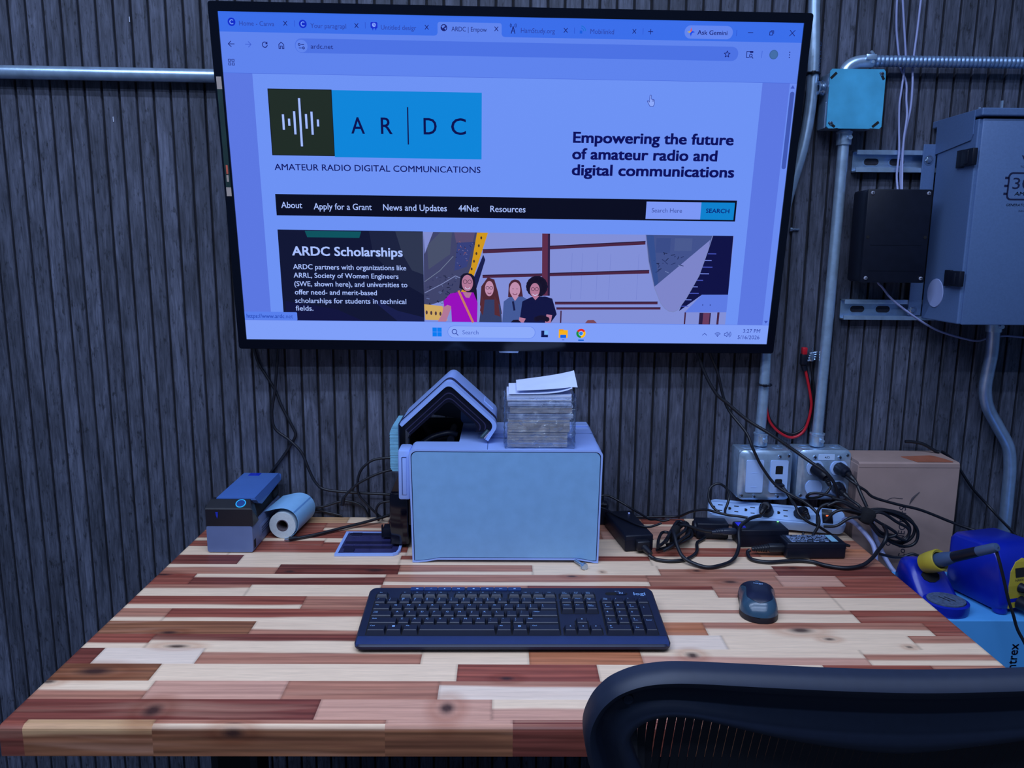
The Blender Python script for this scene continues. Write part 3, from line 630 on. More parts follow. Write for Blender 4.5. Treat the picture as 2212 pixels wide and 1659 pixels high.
    for a0, c_ in ((-150, S(222, 40, 30)), (-30, S(246, 186, 4)), (90, S(20, 140, 60))):
        p.poly([(cx_, cy_)]+[(cx_+9.4*math.cos(math.radians(a0+k*10)), cy_+9.4*math.sin(math.radians(a0+k*10))) for k in range(13)], c_, 4)
    p.disc(cx_, cy_, 4.8, S(190, 206, 252), 5); p.disc(cx_, cy_, 3.8, S(30, 130, 236), 6); p.rr(658.6, 587, 670.4, 589.8, 1.3, S(6, 92, 206), 4)
    p.line([(908.4, 575.6), (912.5, 571.6), (916.6, 575.6)], 1.1, ink2, 4)
    for r_ in (3, 5.4, 7.8): p.arc(938.7, 578, r_, -138, -42, 1.0, ink2, 4)
    p.disc(938.7, 577.4, 1.2, ink2, 4)
    p.line([(952.6, 571.4), (954.8, 571.4), (958, 568.4), (958, 578.6), (954.8, 575.6), (952.6, 575.6), (952.6, 571.4)], 1, ink2, 4)
    for r_ in (2.4, 4.8, 7.2): p.arc(958.6, 573.5, r_, -50, 50, .9, ink2, 4)
    p.txt('3:27 PM', 989.6, 569.7, 34.6, 7.6, ink2, 4); p.txt('5/16/2026', 979.9, 582.8, 44.2, 7.7, ink2, 4)
    p.build('taskbar', sm, scr, colors=True)
    return T
build_tv()

# ==================================================================== WALL HARDWARE
def cable(name, label, cat, pts, r, m=CABLE, group=None, n=8, sub=6):
    g = G(); g.tube([Vector(p) for p in pts], r, 0, n, sub=sub)
    return tag(g.build(name, m, None, 50), label, cat, group)
def screw(parent, c, r=.0035, m=CHROME, nm='screw', hexh=False):
    g = G()
    g.lathe([(0, -.0026), (r*.75, -.0022), (r, -.0006), (r, .0008)], c, 'y', 6 if hexh else 14)
    if not hexh: g.box((c[0], c[1]-.0023, c[2]), (r*1.3, .0009, r*.28), 0, 1); g.box((c[0], c[1]-.0023, c[2]), (r*.28, .0009, r*1.3), 0, 1)
    else: g.lathe([(r*.95, .0006), (r*1.5, .0007), (r*1.5, .0016)], c, 'y', 18)
    return g.build(nm, [m, RUBBERDK], parent)
def coupling(parent, x, y, z0, z1, r=.0155):
    g = G(); g.lathe([(.011, z0), (r*.98, z0), (r, z0+.002), (r, z1-.004), (r*1.08, z1-.003), (r*1.08, z1), (.011, z1)], (x, y, 0), 'z', 24)
    g.cyl((x+.004, y-r*.9, (z0+z1)/2), (x+.004, y-r-.006, (z0+z1)/2), .0042, 0, 12)
    g.build('coupling', STEEL, parent, 40)
# left run of conduit
t = thing('conduit', 'long bare steel conduit running level along the wall left of the television', 'conduit', (-.95, -.02, 1.636))
g = G(); g.tube([(-1.75, -.0205, 1.6535), (-.30, -.0205, 1.6435)], .0125, 0, 24, smooth=False); g.build('tube', STEEL, t, 40)
g = G(); g.ring(rrect(-.0345, 1.637, -.001, 1.666, .012, 5), rrect(-.0330, 1.6385, -.001, 1.6645, .011, 5), 'x', -1.36, -1.34); g.build('pipe_strap', STEEL, t)
# conduit behind the right edge of the television, down to the data box
def lettering_on_tube(txt, x, y, z0, r, cap, ang, m, parent, length=None):
    P, F = text2d(txt, 0, 0, length, cap)
    g = G(); g.add([(x+(r+.0004)*math.sin(ang+q/r), y-(r+.0004)*math.cos(ang+q/r), z0+p) for p, q in P], F)
    return g.build('printed_lettering', m, parent)
t = thing('conduit', 'steel conduit dropping behind the television right edge to the blank and data outlet box', 'conduit', (.49, -.02, .93))
g = G(); g.tube([(.5385, -.0205, 1.90), (.5395, -.0205, 1.80), (.547, -.0205, 1.68), (.5465, -.0205, 1.60), (.537, -.0205, 1.52), (.515, -.0150, 1.42), (.498, -.0125, 1.30), (.4945, -.0125, 1.15), (.4935, -.0160, 1.05), (.4895, -.0205, .93)], .0108, 0, 20); g.build('tube', STEEL, t, 40)
coupling(t, .4895, -.0275, .922, .948, .0142)
lettering_on_tube('SILVERSLICK', .5485, -.0205, 1.635, .0108, .0055, .45, mat('conduit_ink', S(40, 70, 120), .6, noise=.1), t, .085)
for nm, z, x, lb in (('zip_tie', 1.662, .547, 'black zip tie on the conduit beside the television upper right corner'), ('zip_tie', 1.049, .4935, 'black zip tie on the conduit below the television right corner')):
    g = G(); g.tube([(x+.0126*math.cos(a), -.0205+.0126*math.sin(a), z) for a in np.linspace(0, 2*PI, 25)[:-1]], .0022, 0, 6, smooth=False, closed=True)
    g.box((x-.004, -.034, z), (.007, .006, .006), .001); g.tube([(x-.004, -.034, z), (x-.020, -.030, z+.001)], .0014, 0, 6, smooth=False)
    tag(g.build(nm, BLACK, None, 40), lb, 'zip tie')
# conduit from the blue junction box to the receptacle box
t = thing('conduit', 'straight steel conduit from the blue junction box down to the four-socket box', 'conduit', (.6075, -.03, .93))
g = G(); g.tube([(.6135, -.0305, 1.556), (.6118, -.0305, 1.30), (.6062, -.0305, .93)], .0106, 0, 22); g.build('tube', STEEL, t, 40)
coupling(t, .6135, -.0305, 1.528, 1.553, .0142); coupling(t, .6065, -.0305, .9225, .949, .0142)
lettering_on_tube('SILVERSLICK  EMT', .6085, -.0305, .955, .0106, .005, .75, MATS['conduit_ink'], t, .12)
# junction box
t = thing('junction_box', 'square electrical junction box with a bright blue cover right of the television', 'junction box', (.617, -.001, 1.556))
g = G(); g.box2((.568, -.060, 1.558), (.667, -.001, 1.660), .004)
g.box2((.566, -.061, 1.610), (.5665+.004, -.058, 1.655), 0); g.build('box', STEEL, t, 40)
g = G(); x0, x1, z0, z1 = .5635, .6695, 1.5545, 1.6625
g.prism([(x0+.004, z0), (x0+.014, z0), (x0+.021, z0+.001), (x0+.024, z0), (x1-.024, z0), (x1-.021, z0+.001), (x1-.004, z0), (x1, z0+.004), (x1, z1-.016), (x1-.001, z1-.004), (x1-.004, z1), (x0+.004, z1), (x0, z1-.004), (x0, z0+.004)], 'y', -.0635, -.061)
g.build('cover', FILM, t)
for (cx, cz, ang, full) in ((x0+.007, z1-.012, 45, 1), (x1-.007, z1-.012, -60, 0), (x0+.010, z0+.007, -35, 0), (x1-.012, z0+.008, 40, 1)):
    a = math.radians(ang); g = G(); M = Matrix.Translation((cx, -.0637, cz)) @ Matrix.Rotation(-a, 4, 'Y')
    g.box((0, 0, 0), (.015, .0012, .0048), .0005, 0, M); g.build('slot', RUBBERDK, t)
screw(t, (x1-.0075, -.0637, z1-.0085), .0042); screw(t, (x0+.0085, -.0637, z0+.0092), .0042)
g = G(); g.lathe([(.006, 0), (.0125, 0), (.0125, .006), (.0145, .006), (.0145, .010), (.010, .012)], (.5555, -.030, 1.634), 'x', 20); g.lathe([(.0135, .0115), (.0135, .0135), (.004, .0135)], (.5555, -.030, 1.634), 'x', 6)
g.build('connector', CHROME, t, 40)
g = G(); g.box2((.5665, -.045, 1.5575), (.5685, -.012, 1.606), .0006); g.build('knockout', STEEL, t)
# flexible conduit
t = thing('flexible_conduit', 'ribbed flexible metal conduit leading right from the top of the blue junction box', 'conduit', (.80, -.03, 1.672))
g = G(); prof = []; x = .0
while x < .62:
    prof += [(.0088, x), (.0107, x+.0022), (.0109, x+.0046), (.0107, x+.0060), (.0088, x+.0080)]; x += .00815
g.lathe(prof, (.654, -.0305, 1.6845), 'x', 18); g.build('ribbed_hose', mat('dull_hose_steel', (.24, .36, .56), .42, .7, noise=.12, nscale=60), t, 60)
g = G(); g.tube([(.606, -.0305, 1.6605), (.606, -.0305, 1.668), (.614, -.0305, 1.677), (.630, -.0305, 1.683), (.656, -.0305, 1.6845)], .0105, 0, 16, radii=[.0115, .0112, .011, .0112, .0122])
g.box((.648, -.0425, 1.689), (.020, .006, .010), .001); g.cyl((.651, -.044, 1.694), (.651, -.036, 1.700), .0028); g.cyl((.651, -.046, 1.680), (.651, -.044, 1.680), .003)
g.build('elbow_connector', STEEL, t, 40)
# strut channels
def strut(z0, z1, label, slots):
    t = thing('strut_channel', label, 'bracket', (.73, -.001, z0), 'steel strut channels behind the grey cabinet')
    x0, x1 = .645, 1.06
    g = G(); g.box2((x0, -.004, z0), (x1, -.001, z1)); g.box2((x0, -.022, z1-.0028), (x1, -.001, z1)); g.box2((x0, -.022, z0), (x1, -.001, z0+.0028))
    g.box2((x0, -.0228, z1-.0085), (x1, -.0205, z1)); g.box2((x0, -.0228, z0), (x1, -.0205, z0+.0085)); g.build('channel', STEEL, t)
    for cx in slots:
        g = G(); zc = (z0+z1)/2
        o = rrect(cx-.0165, zc-.0085, cx+.0165, zc+.0085, .0083, 6); i = rrect(cx-.0148, zc-.0068, cx+.0148, zc+.0068, .0066, 6)
        g.ring(o, i, 'y', -.0052, -.004, 0); g.prism(i, 'y', -.0043, -.0040, 1); g.build('slot', [STEEL, mat('slot_dark_wood', (.03, .03, .045), .7, noise=.3, nscale=120)], t)
strut(1.4785, 1.5205, 'upper slotted strut channel above the black plastic box', (.6825, .7340))
strut(1.1855, 1.2265, 'lower slotted strut channel under the black plastic box', (.6795, .7325))
# grey cabinet
t = thing('electrical_cabinet', 'large grey metal power inlet cabinet cut off by the right picture edge', 'electrical cabinet', (.96, -.03, 1.19))
CAB = mat('grey_painted_steel', (.095, .165, .335), .42, noise=.06, nscale=300, bump=.05, metal=.1)
g = G(); g.box2((.80, -.158, 1.1905), (1.13, -.030, 1.560), .002); g.build('body', CAB, t)
g = G(); g.box2((.8058, -.1615, 1.1895), (1.128, -.156, 1.5605), .003); g.build('door', CAB, t, 40)
g = G(); g.box2((.7985, -.1690, 1.5640), (1.132, -.005, 1.5775), .002); g.prism([(-.0245, 1.576), (-.1475, 1.576), (-.1475, 1.5350), (-.142, 1.5245), (-.0245, 1.5120)], 'x', .7975, .7995); g.build('rain_cap', CAB, t)
for z0, z1, nm in ((1.1955, 1.532, 'flange'),):
    g = G(); g.box2((.7745, -.0265, z0), (.8005, -.0235, z1), .0008); g.build(nm, CAB, t)
screw(t, (.7865, -.0275, 1.5010), .0066, CHROME, 'bolt', True); screw(t, (.7825, -.0275, 1.2060), .0066, CHROME, 'bolt', True)
for z0, z1 in ((1.2595, 1.2900), (1.4780, 1.5100)):
    g = G(); g.box2((.7945, -.128, z0), (.8002, -.108, z1), .001); g.box2((.7905, -.166, z0+.001), (.8002, -.130, z1-.001), .0015); g.box2((.7885, -.154, z0+.004), (.7912, -.143, z1-.004), .001); g.build('hinge', BLACK, t, 40)
g = G(); g.lathe([(0, -.0016), (.0275, -.0012), (.028, 0)], (.7998, -.0745, 1.2440), 'x', 36); o = g.build('hole_plug', mat('pale_plug', (.34, .42, .72), .5, noise=.03), t, 40); o['label'] = 'round pale plug on the cabinet side'
def flat_text(g, txt, x, z, width, cap, y, mi=0, shear=0.0, bold=0):
    k = bold*cap*.016
    for du, dv in ((0, 0),) if not bold else ((-k, 0), (k, 0), (0, k), (0, -k), (0, 0)):
        P, F = text2d(txt, x, z, width, cap); g.add([(a+du+(b-z)*shear, y, b+dv) for a, b in P], F, mi)
g = G(); Y = -.16165
flat_text(g, 'V', .8831, 1.483, .016, .0138, Y); flat_text(g, 'TO', .8826, 1.4748, None, .0038, Y)
o_ = rrect(.8628, 1.4175, .960, 1.4672, .008); i_ = rrect(.8660, 1.4205, .957, 1.4642, .006); g.ring(o_, i_, 'y', Y, Y+.0004)
for z in (1.4570, 1.4430, 1.4290): g.box((.8605, Y+.0002, z), (.0065, .0004, .0042), .0)
flat_text(g, '30', .8722, 1.4378, .034, .0195, Y, bold=0); flat_text(g, 'AMP', .8775, 1.4261, .0245, .0066, Y, shear=.18, bold=1)
flat_text(g, 'GENERATOR', .8644, 1.4072, .0395, .0044, Y, shear=.18, bold=1); flat_text(g, 'Indoor', .8886, 1.3972, None, .0034, Y, shear=.18)
g.build('printed_lettering', mat('navy_print', S(12, 20, 60), .6, noise=.05), t)
g = G(); g.box2((.8730, -.10, 1.5775), (.8765, -.097, 1.602)); g.box2((.8730, -.03, 1.5775), (.8765, -.027, 1.602)); g.box2((.8765, -.10, 1.5775), (1.0, -.027, 1.581)); o = g.build('bracket', STEEL, t)
# bent conduit under the cabinet
t = thing('conduit', 'painted conduit with an offset bend below the grey cabinet', 'conduit', (.98, -.02, .62))
g = G(); g.tube([(.9395, -.05, 1.192), (.9405, -.049, 1.169), (.9449, -.044, 1.1215), (.9455, -.038, 1.0829), (.948, -.032, 1.0439), (.9613, -.027, 1.0047), (.9874, -.0245, .9652), (1.0153, -.0245, .9203), (1.0247, -.0245, .875), (1.0268, -.0245, .8239), (1.0283, -.0245, .762), (1.0290, -.0245, .60)], .0122, 0, 22)
g.build('tube', mat('grey_enamelled_conduit', (.40, .56, .82), .32, .75, noise=.1, nscale=60), t, 40)
coupling(t, .9400, -.0495, 1.1655, 1.1895, .0150)
# black plastic box
t = thing('project_box', 'black plastic enclosure with four pale corner screws left of the grey cabinet', 'plastic box', (.704, -.02, 1.265))
g = G(); g.box2((.6430, -.084, 1.2645), (.7665, -.0235, 1.4405), .006); g.build('case', BLACK, t, 40)
g = G(); g.box2((.6425, -.0905, 1.2640), (.7668, -.0845, 1.4408), .0025); g.box2((.655, -.0912, 1.3357), (.755, -.0904, 1.3363)); g.box2((.655, -.0912, 1.2867), (.755, -.0904, 1.2873))
for x in (.649, .760): g.cyl((x, -.0904, 1.351), (x, -.0911, 1.351), .0032, 1)
g.build('lid', [BLACK, RUBBERDK], t, 40)
PALE = mat('pale_screw_steel', (.62, .64, .78), .35, .6, noise=.05)
for x in (.6515, .7590):
    for z in (1.2725, 1.4335): screw(t, (x, -.0908, z), .0036, PALE)
# white data cables feeding the black box, grey one leaving it
WC = mat('white_cable_jacket', (.32, .36, .62), .45, noise=.05)
X1 = [(0.7101, -0.016, 1.8118), (0.7113, -0.016, 1.7992), (0.7188, -0.014, 1.757), (0.7285, -0.0115, 1.7038), (0.729, -0.0115, 1.6801), (0.7258, -0.014, 1.6366), (0.7223, -0.018, 1.6059), (0.7237, -0.022, 1.5618), (0.7252, -0.028, 1.5172), (0.7229, -0.032, 1.4721), (0.7219, -0.045, 1.4380)]
X2 = [(0.7474, -0.016, 1.8122), (0.7464, -0.016, 1.7996), (0.7449, -0.016, 1.7467), (0.7427, -0.0165, 1.7039), (0.7421, -0.0165, 1.678), (0.7439, -0.019, 1.6455), (0.7433, -0.021, 1.5995), (0.7364, -0.022, 1.5508), (0.7314, -0.028, 1.506), (0.7290, -0.034, 1.4721), (0.7275, -0.047, 1.4380)]
X3 = [(0.7022, -0.012, 1.8117), (0.7028, -0.012, 1.7865), (0.7085, -0.008, 1.7463), (0.7176, -0.006, 1.7036), (0.7242, -0.006, 1.6778), (0.7361, -0.009, 1.6498), (0.737, -0.014, 1.617), (0.7332, -0.030, 1.584), (0.7293, -0.034, 1.5396), (0.7289, -0.038, 1.4947), (0.7259, -0.053, 1.4380)]
cable('data_cable', 'white data cable bowing left in its bundle above the black plastic box', 'cable', X1, .0021, WC, 'white data cables above the black plastic box')
cable('data_cable', 'white data cable coming down furthest right in its bundle above the black plastic box', 'cable', X2, .0021, WC, 'white data cables above the black plastic box')
cable('data_cable', 'white data cable starting furthest left and crossing over above the black plastic box', 'cable', X3, .0021, WC, 'white data cables above the black plastic box')
cable('data_cable', 'pale grey cable drooping from the black plastic box across to the bent conduit', 'cable', [(.694, -.05, 1.268), (0.6977, -0.05, 1.2602), (0.7054, -0.05, 1.2533), (0.7289, -0.045, 1.2299), (0.7646, -0.05, 1.2023), (0.808, -0.04, 1.178), (0.8514, -0.028, 1.1606), (0.9246, -0.014, 1.143), (0.9557, -0.010, 1.1481), (.99, -.010, 1.153), (1.03, -.010, 1.150)], .0022, WC)
# loose machine screw and staples
g = G(); g.lathe([(.0014, 0), (.0045, .0002), (.0045, .0045), (.0022, .005), (.0022, .0195), (0, .0198)], (.5285, -.004, 1.3660), 'x', 12)
tag(g.build('machine_screw', CHROME, None, 40), 'small bright screw sticking out beside the television right edge', 'screw')
for x, z, lb in ((-.8206, 1.5664, 'tiny pale staple in the slatted wall below the left conduit'), (-.7748, 1.7515, 'tiny pale staple in the slatted wall above the left conduit')):
    g = G(); g.box((x, -.0006, z), (.0014, .0014, .010), .0004); tag(g.build('staple', mat('pale_staple', (.6, .65, .8), .5, noise=.05), None), lb, 'staple')
# red and black power lead hanging between the two conduits
t = thing('power_lead', 'red and black lead hanging in a loop between the two lower conduits', 'cable', (.555, -.012, .93))
R1 = [(0.5735, -0.012, 1.0985), (0.5789, -0.012, 1.0787), (0.5922, -0.012, 1.0301), (0.5969, -0.012, 0.9974), (0.5867, -0.012, 0.9511), (0.562, -0.012, 0.9343), (0.5353, -0.012, 0.9441), (0.5145, -0.012, 0.9639), (0.506, -0.012, 0.9836), (0.5025, -0.008, 1.0066)]
R2 = [(0.5790, -0.008, 1.1000), (0.5830, -0.007, 1.0787), (0.5955, -0.007, 1.0301), (0.5990, -0.007, 0.9974), (0.5880, -0.007, 0.956), (0.562, -0.007, 0.9405), (0.5361, -0.007, 0.9490), (0.5160, -0.007, 0.9685), (0.508, -0.007, 0.9866), (0.5045, -0.005, 1.0100)]
g = G(); g.tube([Vector(p) for p in R1], .0029, 0, 10); g.build('red_wire', RED, t, 50)
g = G(); g.tube([Vector(p) for p in R2], .0027, 0, 10); g.build('black_wire', CABLE, t, 50)
g = G(); g.box2((.5665, -.020, 1.090), (.5795, -.006, 1.114), .003); g.box2((.5675, -.0205, 1.112), (.5775, -.009, 1.127), .002, 1); g.tube([(.573, -.012, 1.092), (.5775, -.012, 1.078)], .0052, 0, 10, smooth=False); g.build('connector', [BLACK, RED], t, 40)
t = thing('coaxial_connector', 'silver coaxial plug hanging beside the red and black lead', 'connector', (.5885, -.008, 1.098))
g = G(); cpx, cpz = .5885, 1.100
for k in range(4): g.tube([(cpx-.008+.001*k, -.014, cpz+.005*k-.001), (cpx+.008+.001*k, -.014, cpz+.005*k+.002)], .0024, 0, 8, smooth=False)
g.box((cpx+.001, -.012, cpz+.007), (.010, .010, .020), .003); g.tube([(cpx, -.014, cpz+.018), (cpx+.0005, -.014, cpz+.026)], .002, 0, 8, smooth=False); g.build('threaded_plug', CHROME, t, 40)
g = G(); g.tube([(.5900, -.010, 1.098), (.5945, -.006, 1.078), (.6020, -.0055, 1.04), (.6045, -.0055, .995), (.5990, -.0055, .955)], .0024, 0, 8); g.build('lead', CABLE, t, 50)

# outlet boxes
def outlet_box(name, label, x0, x1, z0, z1):
    t = thing(name, label, 'outlet box', ((x0+x1)/2, -.001, z0))
    g = G(); g.box2((x0, -.055, z0), (x1, -.001, z1), .004); g.build('box', STEEL, t, 40)
    for x in (x0+.022, x0+.055, x1-.020):
        g = G(); g.lathe([(.0105, .0012), (.0120, .0012), (.0120, 0)], (x, -.028, z1-.0004), 'z', 24); g.build('knockout', STEEL, t, 40)
    g = G(); a = rrect(x0-.001, z0-.001, x1+.001, z1+.001, .012); b = rrect(x0+.006, z0+.005, x1-.006, z1-.005, .014)
    n = len(a); vs = [(p[0], -.0555, p[1]) for p in a]+[(p[0], -.0605, p[1]) for p in a]+[(p[0], -.0655, p[1]) for p in b]
    fs = [(i, (i+1) % n, n+(i+1) % n, n+i) for i in range(n)]+[(n+i, n+(i+1) % n, 2*n+(i+1) % n, 2*n+i) for i in range(n)]+[tuple(range(2*n, 3*n))]
    g.add(vs, fs); g.build('cover_plate', STEEL, t, 35)
    for (x, z) in ((x0+.008, z0+.009), (x1-.008, z1-.009)): screw(t, (x, -.0635, z), .0042)
    return t
t = outlet_box('outlet_box', 'steel outlet box with a blank insert and a data jack insert', .437, .545, .8145, .9175)
JF = mat('white_insert', (.42, .60, .98), .42, noise=.03)
g = G(); g.prism(rrect(.4510, .8305, .4863, .8995, .003), 'y', -.0675, -.0650); g.box((.4680, -.0677, .872), (.012, .0006, .0006)); g.box((.4680, -.0677, .842), (.012, .0006, .0006)); g.build('blank_insert', JF, t, 40)
g = G(); g.prism(rrect(.5012, .8300, .5368, .8993, .003), 'y', -.0675, -.0650); jack = g.build('jack_insert', JF, t, 40)
for z0, z1 in ((.8705, .8870), (.8425, .8590)):
    g = G(); g.box2((.5110, -.0682, z0), (.5260, -.0670, z1), .0004); g.box2((.5130, -.0684, z1-.002), (.5240, -.0682, z1+.001), 0); g.build('data_jack', RUBBERDK, jack)
for x in (.470, .5185):
    for z in (.9075, .8225): screw(t, (x, -.0665, z), .0036)
t = outlet_box('outlet_box', 'steel outlet box with four white sockets and a small label', .5595, .6665, .8155, .9190)
for x in (.5925, .6420):
    for z in (.8835, .8420):
        g = G(); r = .0175; pts = [(x+r*math.cos(a), z+max(-.0142, min(.0142, r*math.sin(a)))) for a in np.linspace(0, 2*PI, 41)[:-1]]
        g.prism(pts, 'y', -.0675, -.0650, 0)
        if (x, z) == (.5925, .8420): pass
        g.build('socket', JF, t, 40)
for x in (.5905, .6420): screw(t, (x, -.0665, .9065), .0040)
g = G(); g.box2((.5985, -.0668, .9000), (.6315, -.0652, .9125), .0004); g_ = g.build('label_strip', mat('label_white', (.50, .68, .98), .5, noise=.02), t)
g = G(); flat_text(g, '4/D', .6105, .9042, .0105, .0042, -.06695, bold=.6); g.build('lettering', mat('label_ink', S(30, 40, 90), .6, noise=.05), g_)

# ==================================================================== ON THE DESK: card printer and what is on it
ZT = .75
def card_printer():
    x0, x1, y0, y1, z1 = -.2195, .1308, -.2465, -.020, .9655
    t = thing('card_printer', 'large white card printer with its peaked lid raised, side panel facing the camera', 'printer', (-.04, -.13, ZT))
    g = G()
    def outl(i): return rrect(x0+i, ZT+.0025+i*.3, x1-i, z1-i, .009-i*.6, 6)
    # side shell: front lip, then shoulder, with a shallow foot cut under the middle
    foot = lambda i: [(x1-i-.018, ZT+.0012), (x1-i-.030, ZT+.0062), (x0+i+.045, ZT+.0062), (x0+i+.030, ZT+.0022), (x0+i+.010, ZT+.0008)]
    def side(i):
        pts = []
        for cx, cz, a0 in ((x1-i-.010, z1-i-.010, 0), (x0+i+.010, z1-i-.010, 90)):
            for k in range(7):
                a = math.radians(a0+90*k/6); pts.append((cx+.010*math.cos(a), cz+.010*math.sin(a)))
        return pts+[(x0+i+.004, ZT+.0008+i), (x0+i+.014, ZT+.0008+i), (x0+i+.030, ZT+.0026+i), (x0+i+.050, ZT+.0062+i), (x1-i-.040, ZT+.0062+i), (x1-i-.020, ZT+.0030+i), (x1-i-.010, ZT+.0008+i), (x1-i-.003, ZT+.0008+i)]
    g.ring(side(0), side(.0032), 'y', y0, y0+.010); g.prism(side(0), 'y', y0+.010, -.187)
    g.prism([(-.132, ZT+.002), (x1-.001, ZT+.002)]+[(x1-.001-.009+.009*math.cos(math.radians(90*k/6)), z1-.009+.009*math.sin(math.radians(90*k/6))) for k in range(7)]+[(-.132, z1)], 'y', -.187, y1)
    g.build('housing', PRWHITE, t, 40)
    g = G(); g.prism(side(.0046), 'y', y0+.0005, y0+.008); g.build('side_panel', PRGREY, t, 40)
    g = G(); g.prism(side(.0030), 'y', y0+.0022, y0+.007); g.build('panel_gap', mat('navy_gap', (.004, .008, .05), .7, noise=.05), t)
    # seams and vents on the top
    g = G()
    for y in (-.115,): g.box((.088, y, z1+.0001), (.080, .0012, .0006))
    g.box((.050, -.10, z1+.0001), (.0012, .17, .0006))
    for k in range(5): g.box((-.070, -.16+.009*k, z1+.0001), (.056, .0012, .0008))
    g.box((-.078, -.215, z1+.0001), (.0012, .058, .0006))
    g.build('seam_lines', mat('seam_blue', (.05, .09, .25), .6, noise=.05), t)  # seams and vents drawn as thin strips in a darker blue
    g = G(); g.box2((.045, -.06, z1), (.124, -.024, z1+.003), .0014); g.build('rear_cover', PRWHITE, t)
    # dark interior under the open lid
    g = G(); g.box2((-.229, -.186, ZT+.05), (-.1325, -.030, .930), .002); g.box2((-.2285, -.186, .930), (-.2255, -.030, z1+.006)); g.box2((-.229, -.034, .90), (-.1325, -.030, z1+.012)); g.build('inner_bay', mat('inner_black', (.003, .004, .010), .45, noise=.1), t, 40)
    g = G(); g.box2((-.195, -.150, .930), (-.150, -.075, .955), .006); g.tube([(-.205, -.165, .955), (-.185, -.150, .965), (-.155, -.145, .972), (-.140, -.14, .968)], .006, 0, 10); g.cyl((-.150, -.16, .962), (-.150, -.05, .962), .007)
    g.prism([(-.1475, .9560), (-.1425, .9560), (-.1450, .9605)], 'y', -.1545, -.1540, 1); o = g.build('print_mechanism', [BLACK, INKWHITE], t, 40)
    g = G(); g.prism(rrect(-.135, .975, -.092, 1.008, .010), 'y', -.075, -.050); g.build('inner_roller_cover', mat('blue_grey_inner', (.10, .16, .34), .35, noise=.05), t, 40)
    # raised lid: peaked shell
    def arch(o):     # centre line offset outward by o
        L, Pk, Rr, Ft = Vector((-.2390, 1.0000)), Vector((-.1500, 1.0830)), Vector((-.0615, 1.0020)), Vector((-.0800, .9730))
        pts = [L, Pk, Rr, Ft]; out = []
        nrm = []
        for a, b in zip(pts[:-1], pts[1:]):
            d = (b-a).normalized(); nrm.append(Vector((-d.y, d.x)))
        res = [pts[0]+nrm[0]*o]
        for i in (1, 2):
            m = (nrm[i-1]+nrm[i]).normalized(); c = pts[i]+m*(o/max(m.dot(nrm[i]), .3))
            da = (pts[i-1]-pts[i]).normalized(); db = (pts[i+1]-pts[i]).normalized(); rr_ = .0125+max(o, 0)*.6
            p0 = c+da*rr_; p1 = c+db*rr_
            for k in range(8):
                q = k/7; res.append(p0*(1-q)**2+c*2*q*(1-q)+p1*q*q)
        res.append(pts[3]+nrm[2]*o)
        return [(p.x, p.y) for p in res]
    Lm = []
    def shell(g, ya, yb, oi, oo, mi=0):
        a, b = arch(oi), arch(oo); g.prism(b+a[::-1], 'y', ya, yb, mi)
    g = G(); shell(g, -.2050, -.1780, -.0035, .0030); shell(g, -.1780, -.1560, -.0060, -.0012); shell(g, -.1560, -.060, -.0035, .0030)
    lid = g.build('lid', PRWHITE, t, 40)
    g = G(); a_ = arch(.0034)[:14]; b_ = arch(-.0014)[:14]
    g.prism(a_+b_[::-1], 'y', -.1778, -.1562); g.build('slot', mat('navy_gap', (.004, .008, .05), .7), lid)
    g = G(); a_ = arch(.0030)[13:]; b_ = arch(-.0016)[13:]; g.prism(a_+b_[::-1], 'y', -.1779, -.1561); g.build('slot_end', PRWHITE, lid)
    SMK = mat('smoked_plastic', (.006, .006, .018), .22, noise=.05, alpha=.80)
    g = G(); a_ = arch(-.0034)[:17]; b_ = arch(-.0260)[:17]; g.prism(a_+b_[::-1], 'y', -.2005, -.1965); o = g.build('smoked_side_window', SMK, lid); o['label'] = 'smoked chevron-shaped side window of the lid'
    g = G(); g.prism(arch(-.0036), 'y', -.0650, -.0610); g.build('far_side_wall', mat('inner_black', (.003, .004, .010)), lid)
    g = G(); a_ = arch(-.0038)[:17]; b_ = arch(-.0050)[:17]; g.prism(a_+b_[::-1], 'y', -.1960, -.0655); g.build('lining', mat('inner_black', (.003, .004, .010)), lid)
    for off, c in ((.0125, 0), (.020, 0)):
        g = G(); a_ = arch(-off); b_ = arch(-off-.0016); g.prism(a_[:16]+b_[:16][::-1], 'y', -.2012, -.2004); g.build('moulded_rib', mat('rib_violet', (.030, .028, .075), .3, noise=.05), lid)
    g = G(); g.prism([(-.0930, .9790), (-.0880, .9755), (-.0760, .9900), (-.0800, .9935)], 'y', -.2020, -.2004); g.prism([(-.0905, .9795), (-.0890, .9785), (-.0785, .9905), (-.0800, .9915)], 'y', -.2026, -.2018, 1)
    g.prism([(-.0855, .9762), (-.0842, .9752), (-.0735, .9880), (-.0748, .9890)], 'y', -.2020, -.2004, 2)
    o = g.build('warning_sticker', [mat('sticker_olive', (.03, .06, .06), .6, noise=.1), mat('sticker_grey', (.10, .16, .20), .6, noise=.1), mat('sticker_tan', (.45, .38, .45), .6, noise=.1)], lid)
    d = Vector((.0885, 0, -.081)).normalized()
    g = G(); M = Matrix.Translation((-.0790, -.095, 1.0205)) @ Matrix.Rotation(math.atan2(.081, .0885), 4, 'Y'); g.box((0, 0, .0012), (.024, .050, .003), .001, 0, M); g.build('lid_tab', PRWHITE, lid)
    # left-hand front of the printer, seen edge on
    g = G(); g.box2((-.2660, -.180, ZT+.0085), (-.2300, -.045, .8600), .003); g.prism([(-.2645, .858), (-.2300, .858), (-.2300, .900), (-.2500, .895)], 'y', -.170, -.05); g.build('front_cabinet', mat('piano_black', (.004, .004, .010), .12, noise=.1), t, 40)
